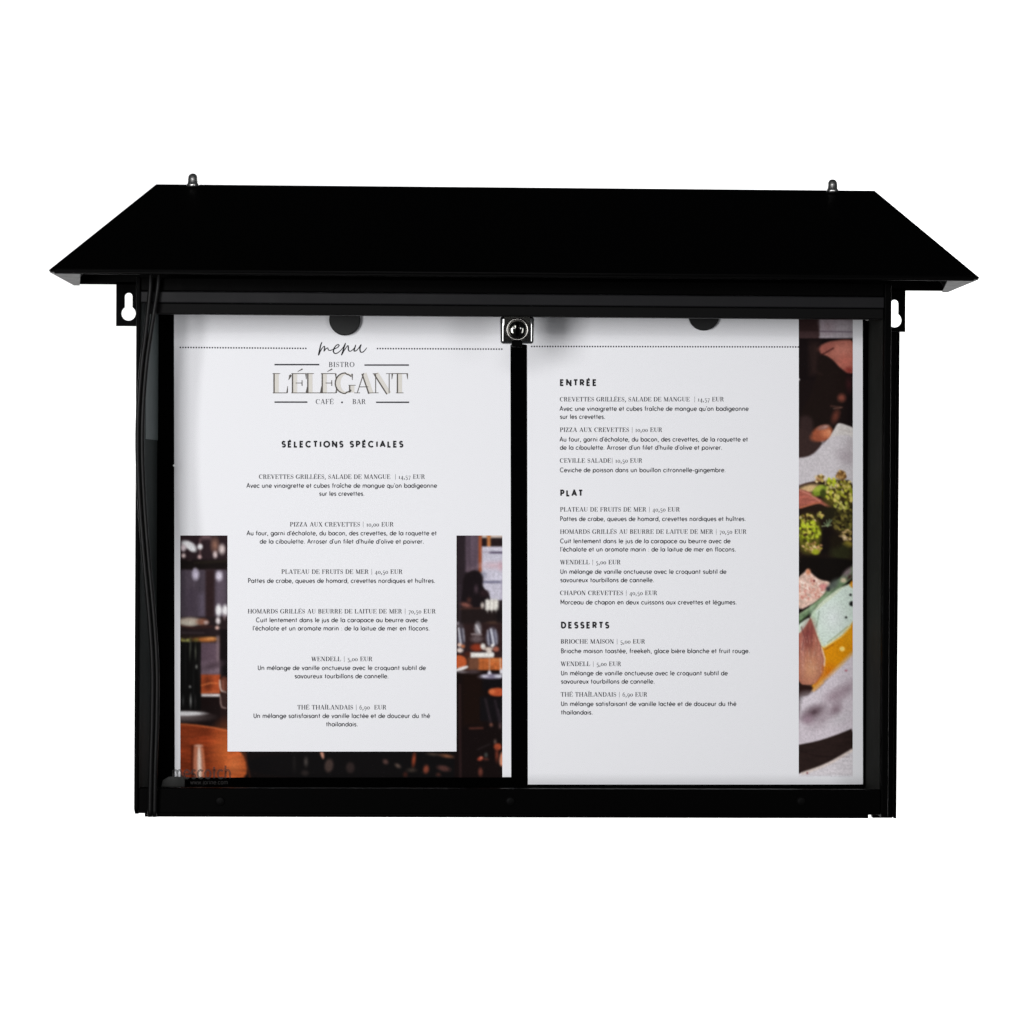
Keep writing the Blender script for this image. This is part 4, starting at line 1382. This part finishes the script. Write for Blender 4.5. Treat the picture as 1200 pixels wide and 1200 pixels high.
    P.line([(300, 915), (560, 905)], 3, (192, 184, 188), 4, .6)
    P.ell(192, 942, 7, 9, (140, 80, 84), 4)
    P.rect(90, 968, 640, 1100, (226, 225, 230), 10)
    return P


pd = dining_photo().blur(2).build("printed_photo", SA, left, 0.93, hole=(266.6, 535.2, 881.0))
tag(pd, "dark photo of a restaurant table and bar shelf")
pf = food_photo().blur(1).build("printed_photo", SB, right, 1.05)
tag(pf, "photo strip of a plated vegetable dish with a hand above it")

# ------------------------------------------------------------------ left sheet: logo and dishes


def dots(sheet, parent, u0, v0, u1, v1, pitch=3.1, s=1.7):
    k = Ink(sheet)
    n = int(round((u1 - u0) / pitch))
    for i in range(n + 1):
        a = i / n
        u, v = u0 + (u1 - u0) * a, v0 + (v1 - v0) * a
        k.rect(u - s / 2, v - s / 2, u + s / 2, v + s / 2)
    return k.build("dotted_line", M_INK2, parent)


dots(SA, left, 211.5, 407.2, 358.5, 408.4)
dots(SA, left, 442.5, 408.6, 588, 409.2)
dots(SB, right, 623, 406.2, 935, 406.8)

k = Ink(SA)
s = (360, 390, 15.0)
script = [
    [((262, 165), 1.2), ((238, 225), 1.7), ((215, 330), 1.9), ((204, 384), 2.1), ((222, 345), 1.6), ((262, 275), 1.2), ((300, 240), 1.3),
     ((308, 262), 1.6), ((300, 318), 1.6), ((330, 282), 1.2), ((362, 268), 1.2), ((372, 300), 1.3), ((398, 312), 1.3), ((440, 300), 1.2),
     ((480, 285), 1.2), ((530, 262), 1.2), ((562, 228), 1.4), ((545, 210), 1.4), ((510, 225), 1.4), ((475, 275), 1.7), ((462, 330), 1.8),
     ((490, 366), 1.5), ((540, 352), 1.3), ((600, 300), 1.1), ((645, 240), 1.2), ((672, 192), 1.5), ((650, 255), 1.8), ((622, 345), 1.9), ((608, 384), 1.8),
     ((640, 330), 1.4), ((690, 255), 1.2), ((715, 228), 1.4), ((724, 250), 1.7), ((728, 310), 1.6), ((760, 326), 1.3), ((800, 300), 1.1),
     ((838, 258), 1.2), ((852, 222), 1.4), ((832, 285), 1.7), ((828, 322), 1.6), ((868, 312), 1.2), ((912, 262), 1.2), ((945, 215), 1.5), ((928, 275), 1.8),
     ((938, 335), 1.7), ((975, 342), 1.4), ((1010, 315), 1.2), ((1048, 262), 1.0)]]
for st in script:
    pts = catmull([(p[0][0], p[0][1], p[1]) for p in st], 5)
    k.stroke([(p.x / 15 + 360, p.y / 15 + 390) for p in pts], [max(0.7, p.z * 0.85) for p in pts], lambda p: p)
k.build("script_lettering", M_INK, left)

for u0, u1, vv in ((321.8, 374.3, 427.4), (427.2, 479.3, 427.9), (321.8, 360.4, 471.3), (440.8, 479.5, 471.5)):
    k = Ink(SA)
    k.rect(u0, vv - 0.85, u1, vv + 0.85)
    k.build("rule_line", M_INK2, left)
k = Ink(SA)
k.serif("BISTRO", 385.5, 415.3, 430.2, 5.9, 0.95, 0.14)
k.serif("CAF\u00c9", 370.2, 391, 473.6, 5.8, 0.95, 0.10)
k.serif("BAR", 413.2, 428.6, 473.6, 5.8, 0.95, 0.10)
k.stroke(arc(400.9, 471.6, 0.55, 0.55, 0, 360, 12), 1.1, lambda p: p)
k.build("logo_lettering", M_INK2, left)

LOGO = "L'\u00c9L\u00c9GANT"
k = Ink(SA, 0.10)                # pale bodies of the big letters
k.serif(LOGO, 319.8, 478.5, 461.0, 23.6, 1.25, -0.06, only=True)
k.build("logo_lettering", M_BEIGE, left)
k = Ink(SA, 0.16)                # dark inline along the left edge of each body, and the hairlines


def inline(ink, text, u0, u1, base, cap, track):
    adv = [SERIF[c][0] + track for c in text]
    sx = (u1 - u0) / (sum(adv) - track)
    x = 0.0
    for c, a in zip(text, adv):
        for pts, ws, thick in SERIF[c][1]:
            fx = lambda p: (u0 + (x + p[0]) * sx, base - p[1] * cap)
            if not thick:
                w = [q * 0.72 for q in ws] if isinstance(ws, (list, tuple)) else ws * 0.72
                ink.stroke(pts, w, fx)
            else:
                wide = max(ws) if isinstance(ws, (list, tuple)) else ws
                w = ws if isinstance(ws, (list, tuple)) else [ws] * len(pts)
                L, Rr = thicken(pts, [q * 1.25 for q in w])
                left_side = [min(p, q, key=lambda e: e[0]) if abs(p[0] - q[0]) > 1e-6 else p for p, q in zip(L, Rr)]
                ink.stroke(left_side, 0.06, fx)
        x += a


inline(k, LOGO, 319.8, 478.5, 461.0, 23.6, -0.06)
k.build("logo_lettering", M_BROWN, left)


def heading(sheet, parent, text, u0, u1, base, cap):
    k = Ink(sheet)
    k.sans(text, u0 + 0.5, u1 - 0.5, base - 0.5, cap - 1.0, 0.31, 0.28)
    k.build("section_heading", M_INK, parent)


def dish(sheet, parent, name, lines):
    k = Ink(sheet)
    k.serif(name[0], name[1], name[2], name[3], 5.2, 1.12, 0.10)
    k.build("dish_name", M_INK2, parent)
    if lines:
        k = Ink(sheet)
        for t, u0, u1, b in lines:
            k.sans(t, u0 + 0.3, u1 - 0.3, b - 0.35, 5.0, 0.175, 0.04)
        k.build("dish_description", M_INK2, parent)


AV = "Avec une vinaigrette et cubes fra\u00eeche de mangue qu'on badigeonne"
SU = "sur les crevettes."
AU = "Au four, garni d'\u00e9chalote, du bacon, des crevettes, de la roquette et"
DE = "de la ciboulette. Arroser d'un filet d'huile d'olive et poivrer."
PA = "Pattes de crabe, queues de homard, crevettes nordiques et hu\u00eetres."
CU = "Cuit lentement dans le jus de la carapace au beurre avec de"
EC = "l'\u00e9chalote et un aromate marin : de la laitue de mer en flocons."
UN = "Un m\u00e9lange de vanille onctueuse avec le croquant subtil de"
SO = "savoureux tourbillons de cannelle."
SAT = "Un m\u00e9lange satisfaisant de vanille lact\u00e9e et de douceur du th\u00e9"
TH = "tha\u00eflandais."
N1 = "CREVETTES GRILL\u00c9ES, SALADE DE MANGUE  | 14,57 EUR"
N2 = "PIZZA AUX CREVETTES | 10,00 EUR"
N3 = "PLATEAU DE FRUITS DE MER | 40,50 EUR"
N4 = "HOMARDS GRILL\u00c9S AU BEURRE DE LAITUE DE MER | 70,50 EUR"
N5 = "WENDELL | 5,00 EUR"
N6 = "TH\u00c9 THA\u00cfLANDAIS | 6,90 EUR"

heading(SA, left, "S\u00c9LECTIONS SP\u00c9CIALES", 330, 472.8, 524.2, 7.2)
dish(SA, left, (N1, 303.7, 498, 561.2), [(AV, 288.8, 512.3, 571.8), (SU, 374, 427.6, 581.2)])
dish(SA, left, (N2, 340, 461.3, 617.0), [(AU, 289, 512, 627.5), (DE, 304.4, 497.2, 637.2)])
dish(SA, left, (N3, 330, 471.7, 672.4), [(PA, 290.6, 510.3, 683.2)])
dish(SA, left, (N4, 290.6, 510.6, 718.8), [(CU, 300, 501.2, 729.2), (EC, 296, 503.8, 738.9)])
dish(SA, left, (N5, 365, 436.5, 774.6), [(UN, 302, 499.2, 785.2), (SO, 345.2, 455.8, 794.9)])
dish(SA, left, (N6.replace("90 EUR", "90  EUR"), 348.6, 452.8, 831.2), [(SAT, 297, 504.2, 841.4), (TH, 382, 419.8, 851.2)])

heading(SB, right, "ENTR\u00c9E", 655.8, 699.2, 452.2, 7.2)
dish(SB, right, (N1, 656, 847.8, 470.6), [(AV, 655.4, 877, 481.8), (SU, 655.8, 709.3, 491.2)])
dish(SB, right, (N2, 656, 775.6, 506.3), [(AU, 655.4, 876.2, 517.7), (DE, 655.8, 846.2, 527.3)])
dish(SB, right, ("CEVILLE SALADE| 10,50 EUR", 656, 752.3, 542.3),
     [("Ceviche de poisson dans un bouillon citronnelle-gingembre.", 655.8, 850.2, 553.6)])
heading(SB, right, "PLAT", 656.2, 682.8, 581.4, 7.2)
dish(SB, right, (N3, 656.2, 796.2, 599.5), [(PA, 656, 873.8, 610.7)])
dish(SB, right, (N4, 656.2, 874.3, 625.5), [(CU, 656, 855.8, 636.7), (EC, 656, 862.2, 646.4)])
dish(SB, right, (N5, 656.2, 727, 661.2), [(UN, 656.2, 851, 672.5), (SO, 656.2, 766.3, 682.3)])
dish(SB, right, ("CHAPON CREVETTES | 40,50 EUR", 656.2, 769.8, 697.2),
     [("Morceau de chapon en deux cuissons aux crevettes et l\u00e9gumes.", 656.4, 863.2, 708.3)])
heading(SB, right, "DESSERTS", 657, 713.8, 736.0, 7.2)
dish(SB, right, ("BRIOCHE MAISON | 5,00 EUR", 657, 755.6, 754.0),
     [("Brioche maison toast\u00e9e, freekeh, glace bi\u00e8re blanche et fruit rouge.", 657, 878.6, 765.3)])
dish(SB, right, (N5, 657, 727.6, 780.2), [(UN, 657, 852.5, 791.3), (SO, 657, 767.2, 801.0)])
dish(SB, right, (N6, 657, 758.2, 816.0), [(SAT, 657, 862.7, 827.2), (TH, 657, 694.8, 837.2)])

# faint grey lettering stuck on the glass in the lower left corner
st = Sheet(YF + 2.05, lambda u, v: 0.0)
k = Ink(st, 0.0)
k.sans("mescotch", 202, 271, 912.0, 14.5, 0.17, 0.05)
k.sans("www.jorine.com", 223, 267, 919.0, 5.2, 0.13, 0.05)
stick = k.build("glass_lettering", M_STICK, case)

# ------------------------------------------------------------------ magnets and cable
for (u, v), lab in (((404, 374.8), "round black magnet over the bistro logo on the left menu sheet"),
                    ((825, 369.2), "round black magnet mostly hidden by the top rail on the right menu sheet")):
    p = at(u, v, -12)
    bm = bmesh.new()
    lathe(bm, [(9.2, -3.4), (9.6, -3.0), (9.6, 0.2), (9.1, 0.7), (0.6, 0.75)], (p.x, -12.6, p.z), axis='y', n=56)
    o = from_bm("magnet", bm, M_MAGNET)
    tag(o, lab, "magnet", "magnets holding the menu sheets")

path = [(181.5, 320, -64), (180.2, 340, -64.5), (177, 365, -65), (173, 395, -65), (168.5, 430, -65), (164.8, 480, -65), (164.0, 530, -65), (166.5, 590, -65),
        (171.5, 655, -65), (177.5, 720, -65), (181.3, 780, -65), (181.2, 840, -65), (179.4, 900, -65), (178.4, 957, -64)]
bm = bmesh.new()
for s in (-1, 1):
    pts = []
    for u, v, Y in path:
        sp = 2.7 + max(0, (400 - v) / 60) * 1.6
        pts.append(at(u + s * sp, v, Y + 0.6 * s))
    tube(bm, catmull(pts, 8), 1.42, 14)
o = from_bm("power_cable", bm, M_RUBBER, smooth=True)
tag(o, "thin black twin cable hanging from the roof down the left edge of the case", "cable")
